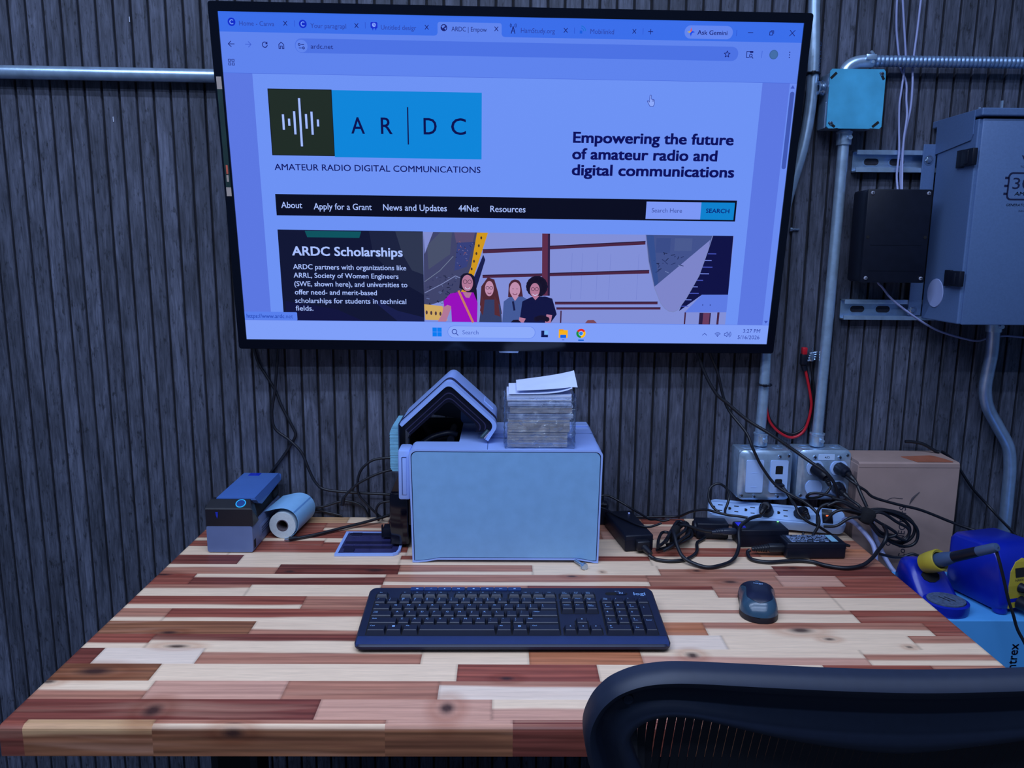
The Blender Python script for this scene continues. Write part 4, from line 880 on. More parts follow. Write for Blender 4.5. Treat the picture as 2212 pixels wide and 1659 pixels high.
    g = G(); g.box2((-.2405, -.238, .8680), (-.2185, -.190, .9620), .004); g.box2((-.2345, -.2392, .8780), (-.2250, -.2370, .9500), .001); o = g.build('hopper_handle', PRWHITE, t, 40)
    g = G(); g.box((-.2330, -.239, .914), (.0016, .001, .070)); g.box((-.2290, -.239, .949), (.0080, .001, .0016)); g.build('handle_groove', mat('seam_blue', (.05, .09, .25), .6), o)
    g = G(); g.box2((-.2750, -.130, .765), (-.2640, -.075, .790), .002); g.box2((-.2870, -.140, .757), (-.2640, -.110, .776), .002); g.box2((-.2890, -.140, .757), (-.2862, -.134, .783), .001); g.build('guide_bracket', BLACK, t, 40)
    # open output tray lying on the desk
    g = G(); o_ = [(-.3655, -.2190), (-.2560, -.2165), (-.2475, -.2100), (-.2440, -.1950), (-.2460, -.1010), (-.3660, -.1000)]
    i_ = [(-.3600, -.2135), (-.2580, -.2115), (-.2515, -.2070), (-.2490, -.1940), (-.2510, -.1040), (-.3600, -.1030)]
    g.ring(o_, i_, 'z', ZT+.0005, ZT+.0050); o = g.build('output_tray', PRWHITE, t)
    g = G(); g.prism(i_, 'z', ZT+.0008, ZT+.0032); o2 = g.build('smoked_base', mat('smoked_tray', (.035, .035, .12), .16, noise=.1), o); o2['label'] = 'smoked translucent tray base with a white rim'
    g = G()
    for y in (-.187, -.163, -.118): g.box2((-.357, y, ZT+.0032), (-.262, y+.012, ZT+.0040), .0004)
    for y in (-.203, -.120): g.box2((-.352, y, ZT+.0034), (-.332, y+.014, ZT+.0050), .001)
    g.build('tray_rib', mat('tray_rib_dark', (.012, .012, .045), .2, noise=.1), o2)
    return t
card_printer()
# blank cards standing proud of the feeder
CARD = mat('blank_card_stock', (.20, .47, .64), .5, noise=.05, nscale=200)
g = G(); z = .9032
while z < .9935:
    h = random.uniform(.0007, .0014); j = random.uniform(-.0004, .0004)
    taper = max(0, (z-.978)/.016)*.007 if z > .978 else max(0, (.909-z)/.006)*.004
    g.box2((-.2640+taper+j, -.172+j, z), (-.2462, -.090, z+h*.985)); z += h
g.box2((-.2475, -.176, .900), (-.2455, -.085, .9960), .0004, 1)
tag(g.build('card_stack', [CARD, mat('hopper_plate', (.03, .05, .12), .3, noise=.05)]), 'pale blue-white deck of blank cards standing in the left end of the card printer', 'cards', kind='stuff')
# shrink-wrapped stack of printed cards on the printer top
STOCK = [mat('stock_white', (.66, .74, .98), .55, noise=.04), mat('stock_buff', (.74, .68, .68), .55, noise=.08), mat('stock_grey', (.50, .55, .70), .55, noise=.08), mat('stock_dark', (.20, .23, .34), .6, noise=.08)]
g = G(); z = .9672
blocks = [(.026, 1, 0, 0), (.0025, 3, .002, .002), (.0225, 1, .001, .004), (.0025, 2, -.001, .006), (.008, 0, .002, .010), (.0018, 3, .000, .010), (.0105, 1, .004, .008), (.002, 2, .001, .009), (.0075, 0, .000, .006), (.0016, 3, -.001, .008), (.0125, 0, -.002, .006)]
for h, mi, dx0, dx1 in blocks:
    zz = z
    while zz < z+h-.0002:
        q = min(random.uniform(.0005, .0011), z+h-zz); j = random.uniform(-.0006, .0006)
        mm = mi if random.random() > .18 else random.choice((0, 1, 2))
        g.box2((-.0415+dx0+j*.6, -.229+j, zz), (.0670+dx1+j, -.150+j, zz+q*.92), 0, mm); zz += q
    z += h
TOPZ = z
stk = tag(g.build('printed_card_stack', STOCK), 'tall uneven stack of white and buff cards on top of the card printer', 'cards', kind='stuff')
def sheet(pts_grid, th=.0006):
    g = G(); n = len(pts_grid); m = len(pts_grid[0])
    for dz in (0, th): g.v += [(p[0], p[1], p[2]+dz) for r in pts_grid for p in r]
    F = []
    for i in range(n-1):
        for j in range(m-1):
            a = i*m+j; F += [(a, a+1, a+m+1, a+m), (n*m+a+m, n*m+a+m+1, n*m+a+1, n*m+a)]
    for i in range(n-1): F += [(i*m, (i+1)*m, n*m+(i+1)*m, n*m+i*m), (i*m+m-1, n*m+i*m+m-1, n*m+(i+1)*m+m-1, (i+1)*m+m-1)]
    for j in range(m-1): F += [(j, n*m+j, n*m+j+1, j+1), ((n-1)*m+j, (n-1)*m+j+1, n*m+(n-1)*m+j+1, n*m+(n-1)*m+j)]
    g.f += F; g.m += [0]*len(F); g.c += [None]*len(F); return g
for k, (a, b, lift, rise, lb) in enumerate(((-.040, .074, .003, .010, 'lower loose white card curling up at the right on top of the wrapped stack'), (-.026, .0840, .014, .006, 'topmost loose white card with a lifted right corner on the wrapped stack'))):
    grid = []
    for i in range(15):
        u = i/14; row = []
        for j in range(7):
            v = j/6; x = a+(b-a)*u; y = -.232+.078*v+(.006 if k else 0)*u
            zz = TOPZ+.0008+.0062*k+lift*u*(.3+.7*v)+rise*(v)*(1 if k else .6)+(.004*(u**4) if k else .010*u**5)-(.008*max(0, u-.9)*10*(1-v)*k*.3)
            row.append((x, y, zz))
        grid.append(row)
    tag(sheet(grid).build('loose_card', STOCK[0], None, 40), lb, 'card')
# crinkled clear wrap round the stack: front, left and right faces only touch its edges
def wrap_material():
    m = bpy.data.materials.new('clear_crinkled_film'); m.use_nodes = True; nt = m.node_tree; N = nt.nodes; L = nt.links
    for n in list(N): N.remove(n)
    out = N.new('ShaderNodeOutputMaterial'); mx = N.new('ShaderNodeMixShader'); tr = N.new('ShaderNodeBsdfTransparent'); gl = N.new('ShaderNodeBsdfGlossy'); gl.inputs['Roughness'].default_value = .2
    tr.inputs['Color'].default_value = (.97, .985, 1, 1); gl.inputs['Color'].default_value = (.75, .9, 1, 1)
    tc = N.new('ShaderNodeTexCoord'); vo = N.new('ShaderNodeTexNoise'); vo.inputs['Scale'].default_value = 48; vo.inputs['Detail'].default_value = 4; vo.inputs['Distortion'].default_value = 1.6
    L.new(tc.outputs['Object'], vo.inputs['Vector'])
    bp = N.new('ShaderNodeBump'); bp.inputs['Strength'].default_value = 1.0; bp.inputs['Distance'].default_value = .03; L.new(vo.outputs['Fac'], bp.inputs['Height']); L.new(bp.outputs[0], gl.inputs['Normal'])
    fr = N.new('ShaderNodeFresnel'); fr.inputs['IOR'].default_value = 1.6; L.new(bp.outputs[0], fr.inputs['Normal'])
    ma = N.new('ShaderNodeMath'); ma.operation = 'MULTIPLY_ADD'; ma.inputs[1].default_value = .8; ma.inputs[2].default_value = .05; ma.use_clamp = True; L.new(fr.outputs[0], ma.inputs[0])
    L.new(ma.outputs[0], mx.inputs[0]); L.new(tr.outputs[0], mx.inputs[1]); L.new(gl.outputs[0], mx.inputs[2]); L.new(mx.outputs[0], out.inputs[0]); return m
g = G(); per = [(-.0465, -.152), (-.0480, -.200), (-.0462, -.2345), (-.030, -.2362), (.000, -.2370), (.030, -.2362), (.0700, -.2365), (.0805, -.2350), (.0815, -.200), (.0810, -.152)]
P = [Vector((p[0], p[1], 0)) for p in per]; P = spline(P, 5); n = len(P); hz = np.linspace(.9668, TOPZ-.004, 22)
for i, h in enumerate(hz):
    for j, p in enumerate(P):
        w_ = .0008*math.sin(j*1.9+i*1.3)+.0008*math.sin(j*.7-i*2.1); c = Vector((.016, -.19, 0)); d = (p-c).normalized()
        g.v.append((p.x+d.x*w_, p.y+d.y*w_, h))
for i in range(21):
    for j in range(n-1): g.f.append((i*n+j, i*n+j+1, (i+1)*n+j+1, (i+1)*n+j)); g.m.append(0); g.c.append(None)
tag(g.build('plastic_wrap', wrap_material(), None, 60), 'crinkled clear plastic film wrapped round the card stack on the card printer', 'plastic film')
# hex bolt lying at the printer's front right foot
g = G(); a, b = Vector((.0850, -.2450, .7556)), Vector((.0985, -.2725, .7560))
g.tube([a, b], .0030, 0, 12, smooth=False)
for k in range(9): q = a.lerp(b, .05+.07*k); g.tube([q, q.lerp(b, .03)], .0034, 0, 10, smooth=False)
d = (b-a).normalized(); g.tube([b, b+d*.0050], .0062, 0, 6, smooth=False); g.tube([b-d*.001, b], .0068, 0, 18, smooth=False)
tag(g.build('hex_bolt', CHROME), 'zinc hex bolt lying on the desk at the card printer front right corner', 'bolt')

# ==================================================================== label printer and its roll
def label_printer():
    GREYB = mat('slate_blue_plastic', (.125, .17, .33), .45, noise=.04); TOPB = mat('lid_blue_plastic', (.060, .15, .45), .42, noise=.04)
    t = thing('label_printer', 'narrow slate-blue label printer with a black front block at the desk rear left', 'printer', (-.565, -.11, ZT))
    x0, x1, y0, y1 = -.6080, -.5220, -.2030, -.016
    g = G(); g.prism(rrect(x0, ZT+.002, x1, .8030, .004), 'y', y0, y0+.004); g.box2((x0, y0+.002, ZT+.0015), (x1, y1, .8030), .003); g.box2((x1-.001, -.160, .768), (x1+.0012, -.060, .788), .002); g.build('base', GREYB, t, 40)
    for x in (x0+.012, x1-.012):
        g = G(); g.box2((x-.008, y0+.008, ZT), (x+.008, y0+.020, ZT+.003), .001); g.build('foot', RUBBERDK, t)
    g = G(); g.box2((x1-.002, -.196, .757), (x1+.0005, -.186, .773)); g.build('port', RUBBERDK, t)
    g = G()
    for k in range(3): g.box2((x1, -.150, .770+.005*k), (x1+.0018, -.075, .772+.005*k))
    g.build('side_vent', mat('vent_dark', (.03, .04, .10), .6, noise=.05), t)
    g = G(); prof = [(y0-.0003, .8035), (y0-.0003, .8360), (y0+.001, .8385), (-.1850, .8500), (-.1690, .8490), (-.1690, .8035)]
    n = len(prof); ins = .0105
    vs = [(x0, p[0], p[1]) for p in prof]+[(x1+.002, p[0], p[1]) for p in prof]
    for i in (3, 4): vs[i] = (x0+.004, *prof[i])
    vs[n+2] = (x1-.002, *prof[2]); vs[n+3] = (x1-.007, *prof[3]); vs[n+4] = (x1-.007, *prof[4])
    g.add(vs, [(i, (i+1) % n, n+(i+1) % n, n+i) for i in range(n)]+[tuple(range(n)), tuple(range(n, 2*n))])
    hd = g.build('front_block', mat('matt_black_head', (.008, .008, .014), .4, noise=.08), t)
    g = G(); g.prism([(-.5890, .8310), (-.5845, .8310), (-.5845, .8240), (-.5862, .8180), (-.5880, .8240)], 'y', y0-.0012, y0); g.build('release_latch', mat('latch_blue', (.01, .03, .42), .4, noise=.05), hd)
    sl = math.atan2(.8500-.8385, -.1850-(y0+.001))
    M = Matrix.Translation((-.5440, -.1935, .8445)) @ Matrix.Rotation(sl, 4, 'X')
    g = G(); g.lathe([(.0078, 0), (.0095, 0), (.0095, .0010), (.0078, .0010)], (0, 0, 0), 'z', 32); g.xf(M); o = g.build('button_ring', mat('lit_ring', (.02, .30, .60), .4, emit=(.01, .28, .55), estr=.7), hd); o['label'] = 'lit cyan ring around the round button'
    g = G(); g.lathe([(0, .0009), (.0078, .0007), (.0078, 0)], (0, 0, 0), 'z', 32); g.xf(M); g.build('button', mat('button_navy', (.006, .05, .22), .4, noise=.05), hd)
    g = G(); prof = [(-.1815, .8475), (-.1815, .8515), (-.0200, .8530), (-.0160, .8500), (-.0160, .8380), (-.1500, .8300), (-.1700, .8380)]
    n = len(prof); vs = [(x0+.014, *p) for p in prof]+[(x1+.004, *p) for p in prof]
    for i in (1, 2): vs[n+i] = (x1, prof[i][0], prof[i][1])
    g.add(vs, [(i, (i+1) % n, n+(i+1) % n, n+i) for i in range(n)]+[tuple(range(n)), tuple(range(n, 2*n))]); lid = g.build('lid', TOPB, t)
    g = G(); g.box2((-.5795, -.0400, .8526), (-.5570, -.0220, .8534)); g.build('badge_sticker', mat('badge_blue', (.004, .025, .45), .4, noise=.05), lid)
    g = G(); flat = G(); P, F = text2d('f', -.569, -.033, None, .006); g.add([(a, b, .8536) for a, b in P], F); g.build('badge_lettering', mat('badge_pale', (.05, .12, .6), .5, noise=.02), lid)
    g = G(); g.box2((x0+.004, -.168, .8030), (x1-.004, y1+.001, .8340), .002); g.box2((x1-.006, -.060, .8120), (x1+.002, -.030, .8260), .002); g.build('label_slot', RUBBERDK, t, 40)
    return t
label_printer()
ROLLM = mat('label_paper', (.26, .53, .86), .5, noise=.03, nscale=60)
t = thing('label_roll', 'roll of pale blue labels feeding into the right side of the label printer', 'label roll', (-.4870, -.085, ZT))
g = G(); c = Vector((-.4868, 0, .7773)); R = .0268
M = Matrix.Translation((c.x, -.1285, c.z)) @ Matrix.Rotation(-.10, 4, 'Z')
g.lathe([(.0118, 0), (R, 0), (R, .098), (.0118, .098), (.0118, 0)], (0, 0, 0), 'y', 48); g.xf(M); g.build('wound_labels', [mat('roll_edge_cream', (.58, .64, .66), .55, noise=.06, nscale=300)], t, 40)
g = G(); g.lathe([(.0102, -.0004), (.0120, -.0004), (.0120, .0985), (.0102, .0985), (.0102, -.0004)], (0, 0, 0), 'y', 40); g.xf(M); o = g.build('cardboard_core', mat('core_cardboard', (.11, .085, .10), .8, noise=.15), t, 40)
path = [(-.0350, .0280), (-.0240, .0305), (-.0090, .0345), (.0060, .0355), (.0205, .0300), (.0300, .0185), (.0325, .0030), (.0275, -.0120), (.0160, -.0225), (.0030, -.0266)]
P = spline([Vector((a, 0, b)) for a, b in path], 5); n = len(P); g = G()
for k, yy in enumerate((-.0005, .0985)):
    for off in (0, .0005): g.v += [(p.x*(1+off*30), yy, p.z*(1+off*30)) for p in P]
for j in range(n-1):
    a, b, c_, d = j, n+j, 2*n+j, 3*n+j
    for f_ in ((a, a+1, c_+1, c_), (b, d, d+1, b+1), (a, b, b+1, a+1), (c_, c_+1, d+1, d)): g.f.append(f_); g.m.append(0); g.c.append(None)
g.xf(M); web = g.build('label_web', ROLLM, t, 60)
j = int(n*.46); g = G(); p = P[j]*1.022; q = P[j+1]*1.022
g.add([(p.x, .0005, p.z), (p.x, .0975, p.z), (q.x, .0975, q.z), (q.x, .0005, q.z)], [(0, 1, 2, 3)]); p = p*1.002; q = q*1.002; g.xf(M); g.build('label_gap', mat('gap_blue', (.12, .30, .62), .6, noise=.03), web)

# ==================================================================== keyboard
def keyboard():
    t = thing('keyboard', 'full-size black keyboard with white legends lying in the middle of the desk', 'keyboard', (-.2625, -.5730, .7522), world=False)
    t.rotation_euler = (math.radians(6.0), 0, math.radians(.35))
    W, D = .4575, .1590
    KB = mat('keyboard_black', (.008, .013, .040), .45, noise=.08, nscale=50); KC = mat('keycap_black', (.007, .010, .028), .42, noise=.08, nscale=80)
    LIP = mat('keyboard_lip', (.018, .035, .12), .4, noise=.06)
    g = G(); o = rrect(0, 0, W, D, .012, 8); i = rrect(.0025, .0025, W-.0025, D-.0025, .010, 8); n = len(o)
    lv = [(rrect(.006, .006, W-.006, D-.004, .010, 8), .000), (o, .0045), (o, .0085), (i, .0112)]
    vs = []; fs = []
    for pl, z in lv: vs += [(p[0], p[1]+(.0015 if z == 0 else 0), z) for p in pl]
    for k in range(3): fs += [(k*n+j, k*n+(j+1) % n, (k+1)*n+(j+1) % n, (k+1)*n+j) for j in range(n)]
    fs += [tuple(range(n)), tuple(range(3*n, 4*n))]; g.add(vs, fs); g.build('case', KB, t, 40)
    g = G(); prof = [(.0020, .0085), (.0035, .0112), (.0080, .0121), (.0170, .0119), (.0225, .0113), (.0225, .0105), (.0020, .0080)]
    g.prism(prof, 'x', .0030, W-.0030); o_ = g.build('palm_lip', LIP, t, 40); o_['label'] = 'lighter blue-black front lip'
    for x in (.02, W-.06):
        g = G(); g.box2((x, D-.030, -.0125), (x+.04, D-.012, .004), .002); g.build('foot', KB, t)
    X0, XN, XP = .0135, .3045, .3675; U = .01905
    rows = {0: .0345, 1: .0532, 2: .0718, 3: .0903, 4: .1087, 5: .1305}
    for (a, b, c, d, nm) in ((X0-.001, rows[0]-.0095, X0+15*U+.001, rows[4]+.0098, 'key_well'), (XN-.001, rows[3]-.0095, XN+3*U+.001, rows[4]+.0098, 'key_well'), (XP-.001, rows[0]-.0095, XP+4*U+.001, rows[4]+.0098, 'key_well'),
                             (XN-.001, rows[0]-.0095, XN+3*U+.001, rows[0]+.0095, 'key_well'), (XN+U-.001, rows[1]-.010, XN+2*U+.001, rows[1]+.0095, 'key_well'),
                             (X0-.001, rows[5]-.0085, X0+U+.001, rows[5]+.0075, 'key_well'), (X0+2*U-.001, rows[5]-.0085, X0+6*U+.001, rows[5]+.0075, 'key_well'), (X0+6.5*U-.001, rows[5]-.0085, X0+10.5*U+.001, rows[5]+.0075, 'key_well'), (X0+11*U-.001, rows[5]-.0085, X0+15*U+.001, rows[5]+.0075, 'key_well'), (XN-.001, rows[5]-.0085, XN+3*U+.001, rows[5]+.0075, 'key_well')):
        g = G(); g.prism(rrect(a, b, c, d, .0015, 2), 'z', .0108, .01135); g.build(nm, RUBBERDK, t)
    def key(nm, cx, cy, wu, leg, hu=1.0, small=False, H=.0068):
        g = G(); w2 = wu*U/2-.0007; d2 = (hu*U/2-.0007) if not small else .0070
        tw = w2-.0024; tf = d2-.0042; tb = d2-.0012; zb = .0113; zt = zb+(H if not small else .0052); m = .0009
        vs = [(cx-w2, cy-d2, zb), (cx+w2, cy-d2, zb), (cx+w2, cy+d2, zb), (cx-w2, cy+d2, zb),
              (cx-tw-m, cy-tf-m, zt-m), (cx+tw+m, cy-tf-m, zt-m), (cx+tw+m, cy+tb, zt-m*.4), (cx-tw-m, cy+tb, zt-m*.4),
              (cx-tw, cy-tf, zt-.0001), (cx+tw, cy-tf, zt-.0001), (cx+tw, cy+tb-m, zt), (cx-tw, cy+tb-m, zt)]
        fs = [(3, 2, 1, 0)]+[(k, (k+1) % 4, 4+(k+1) % 4, 4+k) for k in range(4)]+[(4+k, 4+(k+1) % 4, 8+(k+1) % 4, 8+k) for k in range(4)]+[(8, 9, 10, 11)]
        g.add(vs, fs, 0)
        lz = zt+.00012
        for (s_, dx, dy, cp) in leg:
            if s_ == '<tri>': g.add([(cx+dx, cy+dy+cp, lz), (cx+dx-cp, cy+dy-cp*.6, lz), (cx+dx+cp, cy+dy-cp*.6, lz)], [(0, 1, 2)], 1)
            elif s_ == '<dn>': g.add([(cx+dx, cy+dy-cp, lz), (cx+dx+cp, cy+dy+cp*.6, lz), (cx+dx-cp, cy+dy+cp*.6, lz)], [(0, 1, 2)], 1)
            elif s_ == '<lf>': g.add([(cx+dx-cp, cy+dy, lz), (cx+dx+cp*.6, cy+dy-cp, lz), (cx+dx+cp*.6, cy+dy+cp, lz)], [(0, 1, 2)], 1)
            elif s_ == '<rt>': g.add([(cx+dx+cp, cy+dy, lz), (cx+dx-cp*.6, cy+dy+cp, lz), (cx+dx-cp*.6, cy+dy-cp, lz)], [(0, 1, 2)], 1)
            elif s_ == '<win>':
                for a in (-1, 1):
                    for b in (-1, 1): g.box((cx+dx+a*.0010, cy+dy+b*.0010, lz), (.0017, .0017, .0001), 0, 1)
            elif s_ == '<menu>':
                g.ring(rrect(cx+dx-.002, cy+dy-.002, cx+dx+.002, cy+dy+.002, .0004, 1), rrect(cx+dx-.0015, cy+dy-.0015, cx+dx+.0015, cy+dy+.0015, .0003, 1), 'z', lz-.0001, lz, 1)
                for b in (-.0006, .0006): g.box((cx+dx, cy+dy+b, lz), (.002, .0004, .0001), 0, 1)
            else:
                q = .010*cp
                for ox in (-q*2, q*2):
                    P, F = text2d(s_, cx-tw+.0012+dx+ox, cy+tb-.0014-cp+dy, None, cp, 0, 2); g.add([(a, b, lz) for a, b in P], F, 1)
        return g.build(nm, [KC, mat('key_legend', (.34, .58, .98), .5, noise=.03)], t)
    L1 = .0036; L2 = .0028; Ls = .0022
    one = lambda s_: [(s_, .0008, 0, L1)]
    two = lambda a, b: [(a, .0008, 0, L2), (b, .0008, -.0042, L2)]
    # number row
    for k, (a, b) in enumerate((('~', '`'), ('!', '1'), ('@', '2'), ('#', '3'), ('$', '4'), ('%', '5'), ('^', '6'), ('&', '7'), ('*', '8'), ('(', '9'), (')', '0'), ('_', '-'), ('+', '='))): key('key', X0+(k+.5)*U, rows[4], 1, two(a, b))
    key('key', X0+14*U, rows[4], 2, [('Backspace', .0015, 0, Ls)])
    key('key', X0+.75*U, rows[3], 1.5, [('Tab', .0004, 0, Ls)])
    for k, c in enumerate('QWERTYUIOP'): key('key', X0+(1.5+k+.5)*U, rows[3], 1, one(c))
    for k, (a, b) in enumerate((('{', '['), ('}', ']'))): key('key', X0+(11.5+k+.5)*U, rows[3], 1, two(a, b))
    key('key', X0+14.25*U, rows[3], 1.5, two('|', '\\'))
    key('key', X0+.875*U, rows[2], 1.75, [('Caps', .0004, 0, Ls), ('Lock', .0004, -.003, Ls)])
    for k, c in enumerate('ASDFGHJKL'): key('key', X0+(1.75+k+.5)*U, rows[2], 1, one(c))
    key('key', X0+11.25*U, rows[2], 1, two(':', ';')); key('key', X0+12.25*U, rows[2], 1, two('"', "'")); key('key', X0+13.875*U, rows[2], 2.25, [('Enter', .001, 0, L2)])
    key('key', X0+1.125*U, rows[1], 2.25, [('Shift', .0008, 0, L2)])
    for k, c in enumerate('ZXCVBNM'): key('key', X0+(2.25+k+.5)*U, rows[1], 1, one(c))
    for k, (a, b) in enumerate((('<', ','), ('>', '.'), ('?', '/'))): key('key', X0+(9.25+k+.5)*U, rows[1], 1, two(a, b))
    key('key', X0+13.625*U, rows[1], 2.75, [('Shift', .0008, 0, L2)])
    x = X0
    for wu, leg, nm in ((1.5, [('Ctrl', .0008, 0, L2)], 'key'), (1.25, [('<win>', -.001, .0035, 0)], 'key'), (1.25, [('Alt', .0008, 0, L2)], 'key'), (6.0, [], 'space_bar'), (1.25, [('Alt', .0008, 0, L2)], 'key'), (1.25, [('<menu>', -.001, .0035, 0)], 'key'), (2.5, [('Ctrl', .002, 0, L2)], 'key')):
        key(nm, x+wu*U/2, rows[0], wu, leg); x += wu*U
    for c, (bx, s_) in (('F', (2.0, 1)), ('F', (6.5, 5)), ('F', (11.0, 9))):
        for k in range(4): key('key', X0+(bx+k+.5)*U, rows[5], 1, [('F%d' % (s_+k), .0018, .0002, Ls)], small=True)
    key('key', X0+.5*U, rows[5], 1, [('Esc', .0015, 0, Ls)], small=True)
    for k, (a, b) in enumerate((('Print', 'Screen'), ('Scroll', 'Lock'), ('Pause', 'Break'))): key('key', XN+(k+.5)*U, rows[5], 1, [(a, .0006, .0004, .0018), (b, .0006, -.0022, .0018)], small=True)
    for k, (a, b) in enumerate((('Insert', ''), ('Home', ''), ('Page', 'Up'))): key('key', XN+(k+.5)*U, rows[4], 1, [(a, .0004, 0, Ls)]+([(b, .0012, -.003, Ls)] if b else []))
    for k, (a, b) in enumerate((('Delete', ''), ('End', ''), ('Page', 'Down'))): key('key', XN+(k+.5)*U, rows[3], 1, [(a, .0004, 0, Ls)]+([(b, .0004, -.003, Ls)] if b else []))
    for c, cx, cy in (('<tri>', 1.5, 1), ('<lf>', .5, 0), ('<dn>', 1.5, 0), ('<rt>', 2.5, 0)): key('arrow_key', XN+cx*U, rows[cy], 1, [(c, 0, .0035, .0014)])
    for k, (a, b) in enumerate((('Num', 'Lock'), ('/', ''), ('*', ''), ('-', ''))): key('key', XP+(k+.5)*U, rows[4], 1, [(a, .0008, 0, Ls if b else L2)]+([(b, .0008, -.003, Ls)] if b else []))
    for r, trio in ((3, (('7', 'Home'), ('8', ''), ('9', 'Pg Up'))), (2, (('4', ''), ('5', ''), ('6', ''))), (1, (('1', 'End'), ('2', ''), ('3', 'Pg Dn')))):
        for k, (a, b) in enumerate(trio): key('key', XP+(k+.5)*U, rows[r], 1, [(a, .0010, 0, L1)]+([(b, .0014, -.005, .0017)] if b else []))
    key('key', XP+U, rows[0], 2, [('0', .0012, 0, L1), ('Ins', .0016, -.005, Ls)]); key('key', XP+2.5*U, rows[0], 1, [('.', .002, 0, L1), ('Del', .0012, -.005, Ls)])
    key('key', XP+3.5*U, (rows[2]+rows[3])/2, 1, [('+', .002, -.006, L1)], 1.97); key('key', XP+3.5*U, (rows[0]+rows[1])/2, 1, [('Enter', .0008, -.004, L2)], 1.97)
    # media keys, switch and name
    LK = mat('media_key_blue', (.012, .035, .14), .4, noise=.06); ICON = mat('key_legend', (.22, .48, .98))
    x = X0+3.0*U
    for k in range(8):
        xx = X0+(2.75+k*1.16+(.14 if k > 3 else 0))*U
        g = G(); g.prism(rrect(xx, .1465, xx+1.10*U, .1560, .0012, 2), 'z', .0110, .0128); cx_ = xx+.55*U
        if k in (0, 5): g.box((cx_, .1515, .0129), (.0036, .0022, .0002), 0, 1)
        elif k == 1: g.add([(cx_-.002, .1500, .0129), (cx_+.0022, .1528, .0129), (cx_+.0012, .1532, .0129)], [(0, 1, 2)], 1)
        elif k == 2: g.add([(cx_, .1533, .0129), (cx_-.0016, .1502, .0129), (cx_+.0016, .1502, .0129)], [(0, 1, 2)], 1)
        elif k == 3:
            for d_ in (-.0011, .0011): g.add([(cx_+d_-.0012, .1515, .0129), (cx_+d_+.0010, .1502, .0129), (cx_+d_+.0010, .1530, .0129)], [(0, 1, 2)], 1)
        elif k == 4: g.add([(cx_+.0018*math.cos(a), .1516+.0015*math.sin(a), .0129) for a in np.linspace(0, 6, 10)], [tuple(range(10))], 1)
        elif k == 6: g.box((cx_, .1516, .0129), (.0044, .0006, .0002), 0, 1); g.box((cx_-.0018, .1516, .0129), (.0014, .0016, .0002), 0, 1)
        else:
            for d_ in (-.0012, 0, .0012): g.box((cx_, .1516+d_*.8, .0129), (.0034, .0005, .0002), 0, 1)
        g.build('media_key', [LK, ICON], t)
    g = G(); g.prism(rrect(.3790, .1345, .4150, .1430, .0042, 6), 'z', .0108, .01135, 0); g.prism(rrect(.3970, .1350, .4120, .1425, .0030, 5), 'z', .0113, .0126, 1)
    for k in range(3): g.box((.4020+.0025*k, .1388, .0127), (.0008, .004, .0003), 0, 2)
    g.build('power_switch', [RUBBERDK, KB, ICON], t)
    g = G()
    P, F = text2d('OFF  ON', .3955, .1455, None, .0014); g.add([(a, b, .0114) for a, b in P], F)
    g.build('switch_lettering', ICON, t)
    g = G()
    for ox, oy in ((-.0003, 0), (.0003, 0), (0, .0003), (0, -.0003)):
        P, F = text2d('logi', .4330-.008, .1350, .0185, .0078); g.add([(a+ox, b+oy, .0114) for a, b in P], F)
    g.build('maker_lettering', ICON, t)
    return t
keyboard()

